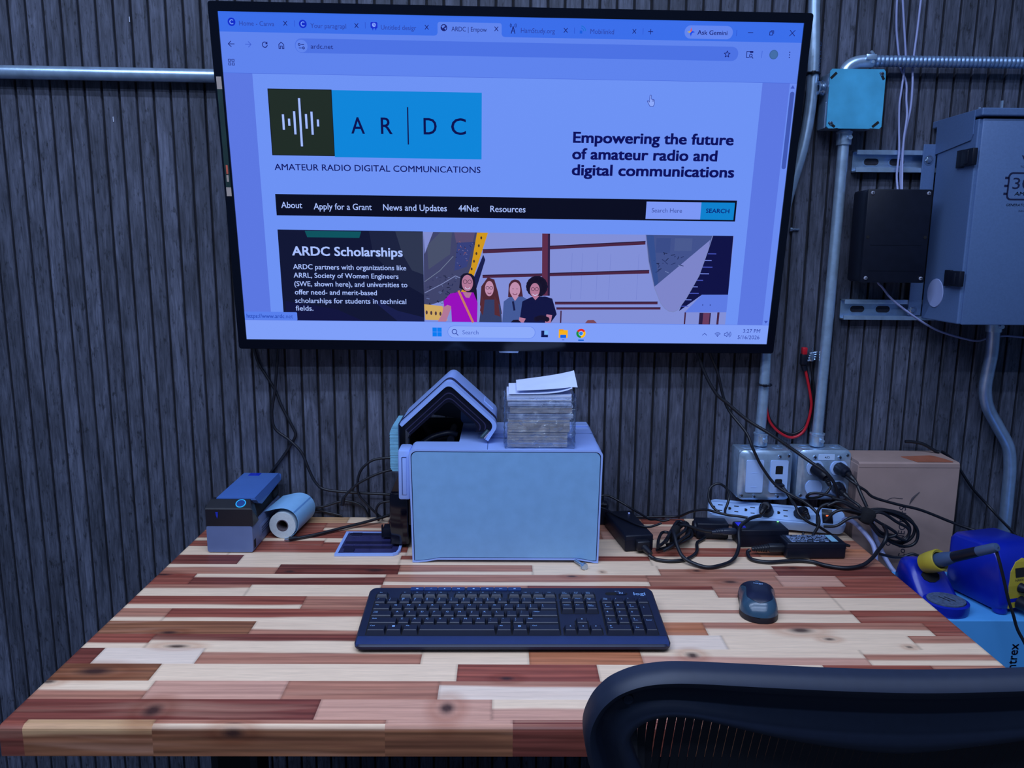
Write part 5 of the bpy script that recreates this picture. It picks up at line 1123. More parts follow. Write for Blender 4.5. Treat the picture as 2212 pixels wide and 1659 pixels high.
# ==================================================================== mouse
def mouse():
    t = thing('mouse', 'small black and slate wireless mouse on the pale staves right of the keyboard', 'mouse', (.3640, -.4330, ZT), world=False)
    t.rotation_euler = (0, 0, math.radians(-14.5))
    L, Wd, H = .099, .0600, .0370
    def half(v):   # v 0 front(near camera, rounded) .. 1 rear (buttons end)
        a = min(1, math.sqrt(max(0, 1-(1-v/.30)**2))) if v < .30 else 1.0
        return Wd/2*(.985*a*(1-.045*math.exp(-((v-.60)/.16)**2)) if v < .9 else 1.0*(1-.045*math.exp(-((v-.60)/.16)**2))*math.sqrt(max(0.0, 1-((v-.9)/.10)**2*.55)))
    def crown(v): return H*(.66+.34*math.sin(PI/2*v/.42)) if v < .42 else H*(1-.24*((v-.42)/.58)**1.6)
    def pt(u, v, lift=0.0):
        h = half(v); z0 = .010; z1 = crown(v)*(min(1, math.sqrt(max(0, 1-(1-v/.22)**2)))*.75+.25 if v < .22 else 1)
        c = max(0, 1-abs(u)**3.2)**.5
        zr = z0+(z1-z0)*c
        return (u*h, -L/2+v*L, zr+lift*c)
    NU, NV = 28, 44
    g = G(); grid = [[pt(-1+2*i/NU, (j/NV)) for i in range(NU+1)] for j in range(NV+1)]
    for r in grid: g.v += r
    for j in range(NV):
        for i in range(NU): g.f.append((j*(NU+1)+i, j*(NU+1)+i+1, (j+1)*(NU+1)+i+1, (j+1)*(NU+1)+i)); g.m.append(0); g.c.append(None)
    g.build('shell', mat('mouse_slate', (.032, .075, .125), .22, noise=.05, nscale=30), t, 60)
    g = G(); out = [(half(j/NV), -L/2+L*j/NV) for j in range(NV+1)]; pl = out+[(-a, b) for a, b in out[::-1]]
    g.prism(pl, 'z', .0012, .0102); g.build('base', mat('mouse_base', (.006, .008, .016), .5, noise=.08), t, 40)
    # glossy dark top panel: U outline, pointed towards the wall
    g = G(); rows_ = []
    for j in range(31):
        v = .13+.855*j/30
        if v < .32: w_ = .68*math.sqrt(max(0, 1-((.32-v)/.19)**2))
        else: w_ = .68+.29*max(0, (v-.66)/.30)**1.6
        w_ = min(w_, .97)
        rows_.append([pt(w_*(-1+2*i/40), min(v, .999), .0011) for i in range(41)])
    for r in rows_: g.v += r
    for j in range(30):
        for i in range(40): g.f.append((j*41+i, j*41+i+1, (j+1)*41+i+1, (j+1)*41+i)); g.m.append(0); g.c.append(None)
    pn = g.build('top_panel', mat('mouse_panel', (.008, .012, .038), .38, noise=.06), t, 60)
    g = G(); g.lathe([(0, -.0035), (.0085, -.0035), (.0092, -.0015), (.0092, .0015), (.0085, .0035), (0, .0035)], (0, L/2-.010, .0245), 'x', 20); g.build('scroll_wheel', mat('wheel_slate', (.03, .05, .09), .5, noise=.05), t, 40)
    g = G()
    P, F = text2d('logi', -.0066, .0, .0140, .0058)
    for ox, oy in ((-.0002, 0), (.0002, 0), (0, .0002), (0, -.0002)):
        g.add([(a+ox, L*.245+b+oy, pt((a)/half(.76), .745+b/L, .0011)[2]+.0004) for a, b in P], F)
    g.build('maker_lettering', mat('key_legend', (.22, .48, .98)), pn)
    return t
mouse()

# ==================================================================== power strip
def frame_matrix(o, x, y, z):
    m = Matrix((Vector(x).normalized(), Vector(y).normalized(), Vector(z).normalized())).transposed().to_4x4(); m.translation = o; return m
AX = Vector((.966, -.259, 0)).normalized(); NH = Vector((-.259, -.966, 0)).normalized()
TILT = math.radians(52); FN = NH*math.cos(TILT)+Vector((0, 0, 1))*math.sin(TILT); UPF = FN.cross(AX)*-1
if UPF.z < 0: UPF = -UPF
STRIP_O = Vector((.3830, -.0395, .7905))
def on_strip(s, u, out): return STRIP_O+AX*s+UPF*u+FN*out
def power_strip():
    t = thing('power_strip', 'white six-socket power strip leaning against the wall behind the black adapters', 'power strip', world=False)
    t.matrix_world = frame_matrix(STRIP_O, AX, -FN, UPF)      # x along, y into the wall, z up the face
    WP = mat('strip_white', (.36, .54, .88), .4, noise=.03)
    g = G(); o = rrect(0, -.0235, .272, .0235, .016, 8); i = rrect(.003, -.0205, .269, .0205, .014, 8); n = len(o)
    vs = [(p[0], .024, p[1]) for p in o]+[(p[0], .005, p[1]) for p in o]+[(p[0], 0, p[1]) for p in i]
    fs = [(k*n+j, k*n+(j+1) % n, (k+1)*n+(j+1) % n, (k+1)*n+j) for k in (0, 1) for j in range(n)]+[tuple(range(n)), tuple(range(2*n, 3*n))]
    g.add(vs, fs); g.build('body', WP, t, 40)
    g = G(); g.box((.10, .0, .0145), (.19, .0008, .0012)); g.box((.10, .0, -.0165), (.19, .0008, .0012)); g.build('moulded_rib', mat('strip_shade', (.20, .32, .60), .5, noise=.02), t)
    for k in range(6):
        cx = .0165+.0325*k; g = G()
        pl = [(cx-.0045+.0032*math.cos(a), .000+.0034*math.sin(a)) for a in np.linspace(-PI/2, PI/2, 9)]+[(cx-.0070, .0034), (cx-.0070, -.0034)]
        g.prism(pl, 'y', -.0004, .0004)
        for zz, w_ in ((.0068, .0095), (-.0068, .0080)): g.box((cx+.0090, 0, zz), (w_, .0008, .0019))
        g.build('socket', RUBBERDK, t)
    g = G(); g.ring(rrect(.2245, -.0185, .2475, .0185, .0008, 2), rrect(.2260, -.0170, .2460, .0170, .0006, 2), 'y', -.0016, .0004, 0); g.build('switch_frame', WP, t)
    g = G(); g.prism([(-.0012, -.0168), (-.0042, -.0168), (-.0005, .0), (-.0030, .0168), (-.0012, .0168)], 'x', .2262, .2458); sw = g.build('rocker_switch', mat('switch_black', (.006, .004, .008), .3, noise=.05), t)
    g = G(); g.box((.236, -.0018, .0015), (.0050, .0020, .0024), .0006); o = g.build('indicator', mat('orange_glow', (.4, .06, .02), .4, emit=(1.0, .16, .04), estr=1.1), sw); o['label'] = 'glowing orange indicator'
power_strip()
def power_plug(label, base, out, cordto, r=.0032, size=(.024, .030, .026), group='black plugs in the sockets'):
    """moulded plug: base point on the socket face, body swept towards out, cord leaving towards cordto"""
    b = Vector(base); o = Vector(out); c = Vector(cordto)
    t = thing('power_plug', label, 'plug', base, group)
    g = G(); m = b.lerp(o, .5)
    g.tube([b, b.lerp(o, .35), b.lerp(o, .75), o], .012, 0, 10, radii=[size[0]*.56, size[0]*.54, size[0]*.48, size[0]*.33]); g.build('body', BLACK, t, 50)
    g = G(); d = c-o; N = 7
    g.tube([o.lerp(c, k/10) for k in range(11)], r, 0, 8, smooth=False, radii=[r*2.1, r*1.7, r*2.0, r*1.6, r*1.9, r*1.5, r*1.7, r*1.4, r*1.5, r*1.2, r]); g.build('strain_relief', CABLE, t, 50)
power_plug('black plug in the upper left socket of the four-socket box', (.5925, -.068, .8835), (.6030, -.100, .8720), (.6080, -.110, .858))
power_plug('black plug in the upper right socket of the four-socket box', (.6420, -.068, .8835), (.6450, -.102, .8820), (.6530, -.118, .872))
power_plug('black plug in the lower right socket of the four-socket box', (.6420, -.068, .8420), (.6350, -.100, .8440), (.6440, -.116, .836))
p0 = on_strip(.118, 0, .0005); p1 = on_strip(.113, -.004, .026)
power_plug('flat black plug in the fourth socket of the white power strip', p0, p1, p1+Vector((-.012, -.012, -.012)), .0036, (.027, .03, .03))
p0 = on_strip(.182, .001, .0005); p1 = on_strip(.190, -.006, .026)
power_plug('black plug in the white power strip nearest its switch', p0, p1, p1+Vector((.006, -.010, -.016)), .0030, (.022, .03, .03))

g = G(); g.tube([Vector(p) for p in [(.6395, -.1080, .7860), (.6450, -.1150, .7905), (.6541, -.1255, .7885), (.6632, -.1400, .7794), (.6736, -.1520, .7662), (.6790, -.1660, .7526), (.6790, -.1780, .7300), (.6780, -.1820, .690), (.677, -.182, .60)]], .0048, 0, 8); STRIP = bpy.data.objects['power_strip']; g.xf(frame_matrix(STRIP_O, AX, -FN, UPF).inverted()); g.build('power_cord', WC, STRIP, 50)
# ==================================================================== power adapters
def adapter(label, centre, size, yaw, group='black power adapters among the cables', extras=None):
    t = thing('power_adapter', label, 'power adapter', (centre[0], centre[1], ZT), group, world=False)
    t.rotation_euler = (0, 0, yaw); w_, d_, h_ = size
    g = G(); g.box((0, 0, centre[2]-ZT), size, .0035, 0, None, 3)
    g.box((0, 0, centre[2]-ZT+h_*.18), (w_+.0006, d_+.0006, .0008)); g.build('case', BLACK, t, 40)
    return t
a1 = adapter('long black power adapter at the card printer right side with its plug facing forward', (.2030, -.1175, ZT+.0168), (.0565, .142, .0330), .150)
g = G(); g.box((.018, .052, .0338), (.0035, .0030, .0010), .0004); o = g.build('status_light', mat('blue_glow', (.05, .1, .6), .4, emit=(.25, .35, 1.0), estr=1.6), a1); o['label'] = 'tiny lit blue dot'
g = G(); g.box((.004, -.078, .016), (.026, .018, .020), .003); g.tube([(.006, -.084, .013), (.012, -.104, .008)], .005, 0, 10, smooth=False, radii=[.0075, .0045]); g.build('inlet_plug', CABLE, a1, 50)
a2 = adapter('black power adapter with a blue badge lying in front of the white power strip', (.4620, -.1395, ZT+.0185), (.0970, .052, .0365), .045)
g = G(); g.box((-.0400, .0020, .0370), (.0125, .030, .0006), .0); o = g.build('blue_badge', mat('badge_electric_blue', (.008, .012, .50), .35, emit=(.01, .015, .45), estr=.5), a2); o['label'] = 'electric-blue badge on top with emission added'  # the badge's blue is lifted by added emission
g = G(); g.box((.0425, .0180, .0370), (.0036, .0026, .0010), .0004); o = g.build('status_light', mat('green_glow', (.1, .6, .15), .4, emit=(.25, 1.0, .35), estr=1.5), a2); o['label'] = 'tiny lit green dot'
g = G(); g.box((-.062, .001, .024), (.030, .015, .013), .004); g.tube([(-.076, .001, .024), (-.098, .000, .023)], .004, 0, 10, smooth=False, radii=[.0062, .0038])
for k in range(3): g.tube([(-.080-.004*k, .001, .024), (-.082-.004*k, .001, .024)], .0066-.0006*k, 0, 10, smooth=False)
g.build('inlet_plug', mat('plug_slate', (.014, .02, .04), .4, noise=.08), a2, 50)
a3 = adapter('black power adapter with a white printed rating label lying furthest right on the desk', (.5420, -.2010, ZT+.0165), (.1130, .0440, .0315), .012)
g = G(); g.box((-.004, .002, .0324), (.094, .038, .0004)); lb_ = g.build('rating_label', mat('label_black', (.012, .016, .03), .35, noise=.05), a3)
INKL = mat('rating_white', (.30, .42, .70), .5, noise=.05)
g = G(); rr = random.Random(3)
for row in range(9):
    y = .018-.0042*row; x = -.046
    while x < .026:
        q = rr.uniform(.002, .010); hh = rr.choice((.0010, .0014, .0022))
        if rr.random() > .22: g.box((x+q/2, y, .03275), (q, hh, .0002))
        x += q+rr.uniform(.0010, .0028)
g.build('rating_print', INKL, lb_)
g = G(); g.box((.0370, .002, .03275), (.0125, .034, .0002)); g.build('barcode_patch', mat('patch_cyan', (.24, .50, .68), .5, noise=.03), lb_)
g = G(); g.box((-.070, -.004, .016), (.034, .016, .0150), .004); g.tube([(-.086, -.004, .016), (-.116, -.002, .0125)], .004, 0, 10, smooth=False, radii=[.0068, .0040])
for k in range(6): g.tube([(-.088-.0045*k, -.004+.0003*k, .0155-.0004*k), (-.0903-.0045*k, -.004+.0003*k, .0155-.0004*k)], .0078-.0005*k, 0, 10, smooth=False)
g.build('inlet_plug', CABLE, a3, 50)
g = G(); g.tube([(.056, .010, .017), (.068, .010, .016), (.078, .010, .014)], .004, 0, 10, smooth=False, radii=[.0055, .0040, .0026]); g.build('strain_relief', CABLE, a3, 50)
a4 = adapter('squat black plug-in adapter left of the blue-badged adapter', (.3730, -.1060, ZT+.0175), (.0640, .038, .0330), -.05)
g = G(); g.lathe([(0, -.004), (.0135, -.003), (.0155, .0), (.0155, .008)], (-.033, 0, .0180), 'x', 20); g.build('rounded_end', BLACK, a4, 50)
g = G(); t_ = thing('power_adapter', 'small black plug block tucked behind the card printer right rear corner', 'power adapter', (.158, -.030, ZT), 'black power adapters among the cables')
g.box((.1560, -.030, ZT+.0235), (.034, .030, .046), .004); g.build('case', BLACK, t_, 40)
g = G()
for k in range(4): g.tube([(.141+.006*k, -.046, ZT+.048), (.1430+.006*k, -.046, ZT+.048)], .0052, 0, 8, smooth=False)
g.tube([(.138, -.046, ZT+.048), (.168, -.046, ZT+.046)], .0036, 0, 8, smooth=False); g.build('strain_relief', CABLE, t_, 40)

# ==================================================================== cables
GL = 'black cables on the left of the slatted wall'
cable('cable', 'black cable dropping from the television lower left corner and kinking behind the label printer', 'cable', [(-0.570, -0.008, 1.150), (-0.565, -0.007, 1.1165), (-0.5571, -0.007, 1.0846), (-0.5412, -0.006, 1.0556), (-0.5252, -0.0052, 1.0263), (-0.5123, -0.006, 0.9909), (-0.4922, -0.006, 0.9492), (-0.4871, -0.006, 0.9312), (-0.4997, -0.005, 0.9085), (-0.5169, -0.006, 0.8826), (-0.5403, -0.006, 0.852), (-0.5576, -0.007, 0.8274), (-.562, -.008, .79)], .0030)
cable('cable', 'long black cable curving from the television down along the wall to the card printer', 'cable', [(-.511, -.014, 1.15), (-0.5132, -0.014, 1.1176), (-0.5186, -0.014, 1.0713), (-0.524, -0.0135, 1.0274), (-0.5318, -0.014, 0.9831), (-0.527, -0.014, 0.9474), (-0.4989, -0.0138, 0.9236), (-0.4737, -0.015, 0.8966), (-0.4577, -0.017, 0.8573), (-0.4439, -0.018, 0.8299), (-0.4238, -0.018, 0.8162), (-0.3679, -0.018, 0.8103), (-0.2942, -0.018, 0.8067), (-0.2617, -0.020, 0.8031)], .0030)
cable('cable', 'black cable arching highest out of the card printer left side', 'cable', [(-0.2597, -0.026, 0.8859), (-0.2859, -0.026, 0.8888), (-0.321, -0.026, 0.8841), (-0.3448, -0.027, 0.8658), (-0.3542, -0.027, 0.8414), (-0.3535, -0.027, 0.8108), (-0.3379, -0.027, 0.7893), (-0.3177, -0.027, 0.7678), (-0.303, -0.027, 0.7555)], .0027)
t = thing('cable', 'black cable from the card printer hanging its bare silver tip in front of the wall', 'cable', (-.385, -.036, .785))
g = G(); g.tube([Vector(p) for p in [(-0.2592, -0.036, 0.868), (-0.284, -0.036, 0.8654), (-0.3148, -0.036, 0.8556), (-0.3503, -0.036, 0.8371), (-0.3713, -0.036, 0.8187), (-0.3834, -0.036, 0.8034), (-0.3862, -0.036, 0.792)]], .0027, 0, 8); g.tube([(-.3835, -.036, .8040), (-.3866, -.036, .788)], .0042, 0, 8, smooth=False); g.build('lead', CABLE, t, 50)
g = G(); g.tube([(-.3866, -.036, .788), (-.3876, -.036, .779)], .0016, 0, 8, smooth=False); g.build('bare_tip', CHROME, t)
cable('cable', 'thin black cable humped along the wall foot behind the label roll', 'cable', [(-0.4755, -0.012, 0.7690), (-0.4603, -0.012, 0.7719), (-0.4275, -0.012, 0.7782), (-0.3918, -0.012, 0.7892), (-0.3623, -0.011, 0.7848), (-0.3449, -0.012, 0.7725), (-0.3377, -0.012, 0.7545)], .0026)
cable('cable', 'thin black cable dipping to the desk behind the label roll', 'cable', [(-0.4745, -0.0055, 0.7640), (-0.4625, -0.0055, 0.7680), (-0.4448, -0.0055, 0.7660), (-0.4182, -0.0055, 0.7605), (-0.3945, -0.0055, 0.7545)], .0022)
t = thing('cable', 'straight black cable lying on the desk with a silver plug tip at the label roll', 'cable', (-.38, -.09, ZT))
g = G(); g.tube([Vector(p) for p in [(-.4665, -.1420, .7545), (-0.4499, -0.1340, 0.7545), (-0.4182, -0.1143, 0.7550), (-0.3844, -0.0888, 0.7560), (-0.3383, -0.0598, 0.7590), (-0.2850, -0.030, 0.7660), (-.268, -.028, .772)]], .0032, 0, 8); g.tube([(-.4700, -.1445, .7555), (-.4560, -.1375, .7550)], .0046, 0, 8, smooth=False, radii=[.0048, .0036]); g.build('lead', CABLE, t, 50)
g = G(); g.box((-.4742, -.1467, .7545), (.0085, .0050, .0032), .0005); g.build('plug_tip', CHROME, t)
cable('cable', 'small black cable hoop standing at the card printer left foot', 'cable', [(-0.2690, -0.036, 0.7979), (-0.2926, -0.036, 0.7971), (-0.3089, -0.036, 0.7915), (-0.316, -0.036, 0.7761), (-0.3109, -0.036, 0.7545)], .0026)
# right-hand side
cable('cable', 'thick black cable from the television slanting down across both outlet boxes', 'cable', [(.343, -.022, 1.15), (0.3485, -0.024, 1.118), (0.3649, -0.028, 1.0736), (0.3879, -0.037, 1.033), (0.4131, -0.042, 1.0117), (0.4498, -0.055, 0.9818), (0.4954, -0.074, 0.9547), (0.5422, -0.090, 0.9236), (0.5688, -0.109, 0.9055), (0.5932, -0.121, 0.8890), (0.6107, -0.124, 0.8661), (0.6186, -0.122, 0.8433), (.6240, -.116, .832)], .0034)
cable('cable', 'thinner black cable sagging past the data jack and looping at the power strip', 'cable', [(.369, -.024, 1.16), (0.3733, -0.024, 1.1191), (0.3932, -0.023, 1.073), (0.4073, -0.024, 1.0226), (0.4205, -0.034, 0.9924), (0.4484, -0.060, 0.9552), (0.459, -0.074, 0.9261), (0.4792, -0.076, 0.8883), (0.5068, -0.086, 0.8526), (0.5378, -0.104, 0.8348), (0.5577, -0.113, 0.826), (0.575, -0.132, 0.8105), (0.5778, -0.141, 0.7917), (0.5696, -0.143, 0.7728), (0.5641, -0.143, 0.762)], .0030)
cable('cable', 'black cable hooking down from the upper left plug of the four-socket box', 'cable', [(0.6079, -0.110, 0.8590), (0.6048, -0.114, 0.8530), (0.5942, -0.118, 0.8440), (0.5734, -0.120, 0.8370), (0.5578, -0.121, 0.8385), (0.5613, -0.127, 0.8480), (0.5765, -0.130, 0.8500), (0.6034, -0.136, 0.845), (0.6289, -0.143, 0.8310), (0.6500, -0.150, 0.8210)], .0028)
cable('cable', 'black cable from the data jack dropping behind the power strip switch', 'cable', [(0.5185, -0.069, 0.8500), (0.5264, -0.074, 0.8430), (0.5380, -0.090, 0.8240), (0.5423, -0.108, 0.8147), (0.5448, -0.122, 0.8027), (0.5604, -0.130, 0.7905), (0.5800, -0.131, 0.7820), (0.597, -0.133, 0.7720), (0.612, -0.132, 0.7620)], .0029)
g = G(); t = thing('network_plug', 'small black network plug in the lower data jack', 'plug', (.518, -.068, .846)); g.box((.5205, -.074, .8475), (.013, .016, .009), .0015, 0, None); g.tube([(.524, -.080, .846), (.530, -.088, .838)], .003, 0, 8, smooth=False); g.build('body', BLACK, t)
cable('cable', 'thin black cable drooping from the plug nearest the power strip switch', 'cable', [(0.5548, -0.124, 0.765), (.5530, -.130, .7580), (.5575, -.136, .7548), (0.5640, -0.145, 0.7555)], .0026)
def bundle(label, loops, r, strap=None, m=CABLE, group=None):
    a = np.array([p for L in loops for p in L]); t = thing('cable_bundle', label, 'cable bundle', (float(a[:, 0].mean()), float(a[:, 1].mean()), float(a[:, 2].min())), group)
    for L in loops: g = G(); g.tube([Vector(p) for p in L], r, 0, 8); g.build('strand', m, t, 50)
    if strap: strap(t)
    return t
def velcro(t):
    g = G(); g.box((.6640, -.1565, .8130), (.0260, .030, .0310), .009, 0, Matrix.Translation((.6640, -.1565, .8130)) @ Matrix.Rotation(.35, 4, 'Y') @ Matrix.Translation((-.6640, .1565, -.8130)), 3)
    g.build('strap', mat('velcro_black', (.004, .004, .007), .9, noise=.2, nscale=400, bump=.4), t, 50)
K = [[(0.6549, -0.150, 0.8173), (.675, -.150, .8235), (0.7007, -0.150, 0.8238), (0.738, -0.150, 0.8145), (0.7629, -0.150, 0.7925), (0.7609, -0.150, 0.767), (0.7377, -0.150, 0.7542), (0.706, -0.150, 0.7668), (0.6824, -0.150, 0.7921), (.664, -.150, .808)],
 [(0.6521, -0.156, 0.8179), (.672, -.156, .822), (0.704, -0.156, 0.8228), (0.7415, -0.156, 0.8088), (0.7660, -0.156, 0.7864), (0.7665, -0.156, 0.7598), (0.7472, -0.156, 0.7502), (0.7159, -0.156, 0.7596), (0.6829, -0.156, 0.788), (.664, -.156, .806)],
 [(0.6595, -0.162, 0.8168), (0.6891, -0.162, 0.8217), (0.7209, -0.162, 0.803), (0.7466, -0.162, 0.7874), (0.7427, -0.162, 0.7653), (0.7176, -0.162, 0.7746), (0.6928, -0.162, 0.7809), (0.673, -0.162, 0.7997)],
 [(0.6594, -0.168, 0.8205), (0.6817, -0.168, 0.805), (0.707, -0.168, 0.791), (0.7201, -0.168, 0.7801), (0.7056, -0.168, 0.7738), (0.6873, -0.168, 0.7768), (0.6706, -0.168, 0.7956), (0.6569, -0.168, 0.8143)],
 [(.6670, -.153, .816), (.6955, -.153, .8205), (.7300, -.153, .8090), (.7520, -.153, .7900), (.7500, -.153, .7690), (.7300, -.153, .7585), (.7030, -.153, .7690), (.6800, -.153, .7900), (.664, -.153, .806)],
 [(.5860, -.150, .7990), (.6022, -.155, .8205), (.6271, -.156, .8249), (.6559, -.156, .8173)],
 [(.5747, -.140, .7900), (.5762, -.135, .8128), (.5844, -.135, .8256), (.5995, -.140, .8307), (.6267, -.148, .8200), (.6561, -.154, .8141)],
 [(.5833, -.150, .7889), (.6055, -.158, .7930), (.6304, -.160, .8100), (.6589, -.160, .8110)],
 [(.5900, -.146, .8300), (.6100, -.149, .8390), (.6350, -.152, .8300), (.6560, -.156, .8200)],
 [(.6000, -.140, .8440), (.6250, -.145, .8380), (.6450, -.150, .8270), (.6600, -.156, .8190)]]
bundle('tangle of black cables gathered in a black strap in front of the cardboard box', K, .0030, velcro)
cable('cable', 'ribbed black cord from the upper right plug down to the strap', 'cable', [(.6525, -.119, .873), (0.6552, -0.127, 0.8637), (0.6585, -0.137, 0.8502), (0.6630, -0.146, 0.8365), (0.6655, -.150, 0.8290)], .0034)
cable('cable', 'black cord from the lower right plug down to the strap', 'cable', [(.6435, -.117, .836), (.6480, -.126, .8330), (.6540, -.136, .8290), (.6590, -.1405, .8235)], .0030)
cable('white_cable', 'white cable hanging down in front of the cardboard box behind the desk edge', 'cable', [(.6939, -.112, .80), (.7039, -.118, .7554), (.7111, -.128, .7354), (.7153, -.143, .7204), (.7204, -.158, .7071), (.7281, -.172, .6914), (.730, -.180, .65), (.730, -.182, .58)], .0048, WC)
cable('cable', 'black cord lying in a shallow bow in front of the long power adapter', 'cable', [(.2258, -.2250, .7575), (0.2330, -0.2306, 0.7545), (0.2420, -0.2386, 0.7540), (0.2624, -0.2432, 0.754), (0.2878, -0.2381, 0.754), (0.3092, -0.2193, 0.754), (0.3241, -0.1937, 0.754), (0.3342, -0.1537, 0.754), (0.3500, -0.1350, 0.755), (.356, -.130, .757)], .0033)
cable('cable', 'thick black cord making the largest loop on the desk up to the power strip', 'cable', [(.2770, -.1880, .7930), (0.2770, -0.2060, 0.7880), (0.2790, -0.2270, 0.7740), (0.2878, -0.2484, 0.7610), (0.3162, -0.2695, 0.7545), (0.3429, -0.2675, 0.7545), (0.378, -0.2443, 0.757), (0.400, -0.2071, 0.768), (0.4080, -0.1780, 0.7930), (0.4350, -0.145, 0.8000), (0.4580, -0.122, 0.7980), (.4720, -.108, .795)], .0036)
cable('cable', 'thick black cord in front of the labelled adapter leaving over the desk edge', 'cable', [(.4225, -.2050, .7610), (0.4175, -0.2070, 0.7580), (0.4155, -0.2150, 0.7560), (0.4150, -0.2292, 0.7545), (0.4230, -0.2410, 0.7545), (0.4455, -0.2476, 0.7545), (0.477, -0.2426, 0.7545), (0.5068, -0.2401, 0.7545), (0.5283, -0.2462, 0.7545), (0.5453, -0.262, 0.7545), (0.5763, -0.2734, 0.7545), (0.6103, -0.266, 0.757), (0.6381, -0.2463, 0.764), (.6620, -.2150, .7640), (0.6827, -0.190, 0.7653), (0.6936, -0.180, 0.7757), (0.6957, -0.176, 0.788), (.690, -.174, .800)], .0036)
cable('cable', 'thin black cable standing in a round loop above the power strip left end', 'cable', [(0.3960, -0.082, 0.7920), (0.3840, -0.072, 0.8012), (0.3778, -0.062, 0.8173), (0.3811, -0.055, 0.8348), (0.3915, -0.053, 0.8433), (0.4023, -0.053, 0.8442), (0.4157, -0.053, 0.835), (0.4212, -0.058, 0.8216), (0.4165, -0.066, 0.806), (0.4100, -0.074, 0.7960), (.4060, -.088, .7900)], .0027)
cable('cable', 'thin black cable snaking along the wall foot to the power strip', 'cable', [(.170, -.010, .7660), (0.1863, -0.010, 0.7603), (0.225, -0.008, 0.7570), (0.2617, -0.010, 0.7560), (0.3009, -0.014, 0.7590), (0.3264, -0.022, 0.7620), (0.3460, -0.055, 0.7850), (0.3680, -0.072, 0.7950), (0.386, -0.090, 0.7960), (0.4083, -0.099, 0.7930), (0.4260, -0.105, 0.7930), (.445, -.112, .792)], .0027)
M_ = [[(0.3068, -0.0729, 0.758), (0.3319, -0.0480, 0.758), (0.3383, -0.0575, 0.758), (0.3320, -0.0950, 0.758), (0.3202, -0.1362, 0.758), (0.2999, -0.1566, 0.758), (0.2719, -0.183, 0.758), (0.2450, -0.2000, 0.758)],
 [(0.2468, -0.2020, 0.764), (0.2558, -0.1626, 0.764), (0.2699, -0.125, 0.764), (0.2808, -0.1214, 0.764), (0.292, -0.1282, 0.764), (0.3228, -0.0815, 0.764), (0.3251, -0.1032, 0.764), (0.3141, -0.1417, 0.764), (0.2931, -0.1687, 0.764), (0.2669, -0.1885, 0.764)],
 [(0.2475, -0.2100, 0.770), (0.262, -0.1876, 0.770), (0.2936, -0.1196, 0.770), (0.3158, -0.0794, 0.770), (0.3259, -0.094, 0.770), (0.3282, -0.1191, 0.770), (0.3233, -0.1538, 0.770), (0.3112, -0.174, 0.770), (0.2897, -0.1938, 0.770), (0.2577, -0.2217, 0.768)],
 [(0.261, -0.2029, 0.774), (0.2829, -0.1564, 0.777), (0.3046, -0.1142, 0.778), (0.3148, -0.1141, 0.778), (0.3188, -0.1457, 0.778), (0.3119, -0.1696, 0.778), (0.2991, -0.183, 0.776), (0.2727, -0.2155, 0.774), (0.2521, -0.2280, 0.768)],
 [(0.2660, -0.1929, 0.780), (0.2860, -0.1500, 0.785), (0.3000, -0.1250, 0.788), (0.3100, -0.1240, 0.786), (0.3130, -0.1450, 0.784), (0.3020, -0.1700, 0.784), (0.2800, -0.1960, 0.782)]]
def tie(t):
    g = G(); g.box((.2890, -.1560, .772), (.016, .030, .034), .007, 0, Matrix.Translation((.2890, -.1560, .772)) @ Matrix.Rotation(-.5, 4, 'Z') @ Matrix.Translation((-.2890, .1560, -.772)), 3); g.build('strap', MATS['velcro_black'], t, 50)
bundle('coiled black power cord tied in the middle between the long adapter and the blue-badged adapter', M_, .0031, tie)
cable('cable', 'black cord from the tied coil to the blue-badged adapter plug', 'cable', [(0.2990, -0.150, 0.7900), (0.3125, -0.1470, 0.7880), (0.3300, -0.1455, 0.7820), (0.3480, -0.1445, 0.7765), (.3640, -.1430, .7740)], .0033)
cable('cable', 'thin black lead stretched over the top of the long adapter beside the card printer', 'cable', [(.150, -.052, .7930), (0.1665, -0.062, 0.7900), (0.1830, -0.085, 0.7865), (0.1985, -0.110, 0.7863), (0.2160, -0.138, 0.7863), (0.2300, -0.150, 0.7863), (0.2400, -0.150, 0.7860), (0.2520, -0.147, 0.7880), (.264, -.143, .791)], .0024)
cable('cable', 'thin black lead rising along the wall behind the long adapter to the card printer', 'cable', [(.150, -.012, .800), (0.1625, -0.012, 0.8044), (0.174, -0.012, 0.8045), (0.1848, -0.014, 0.8009), (0.2066, -0.024, 0.7910), (0.2200, -0.034, 0.7850), (0.2393, -0.060, 0.7800), (0.2508, -0.090, 0.7800), (0.2600, -0.108, 0.7860), (0.2720, -0.118, 0.7870), (.285, -.120, .790)], .0024)
cable('cable', 'long black cable from the four-socket box across the cardboard box to the soldering station', 'cable', [(.6400, -.106, .876), (0.6453, -0.120, 0.8720), (0.6567, -0.128, 0.8640), (0.6700, -.130, .8560), (0.6864, -0.133, 0.8430), (0.7332, -0.137, 0.8300), (0.7797, -0.140, 0.8194), (0.8433, -0.148, 0.7956), (0.8817, -0.165, 0.7848), (0.9033, -0.190, 0.7801), (0.9200, -0.225, 0.7760), (.915, -.250, .770)], .0028)
cable('cable', 'black cable descending the wall right of the cardboard box to the soldering station', 'cable', [(.885, -.008, .905), (0.9005, -0.008, 0.895), (0.9205, -0.008, 0.876), (0.9572, -0.010, 0.8262), (0.9913, -0.014, 0.7904), (1.0001, -0.050, 0.770), (0.9884, -0.120, 0.7604), (0.9554, -0.200, 0.7605), (.930, -.245, .765)], .0028)

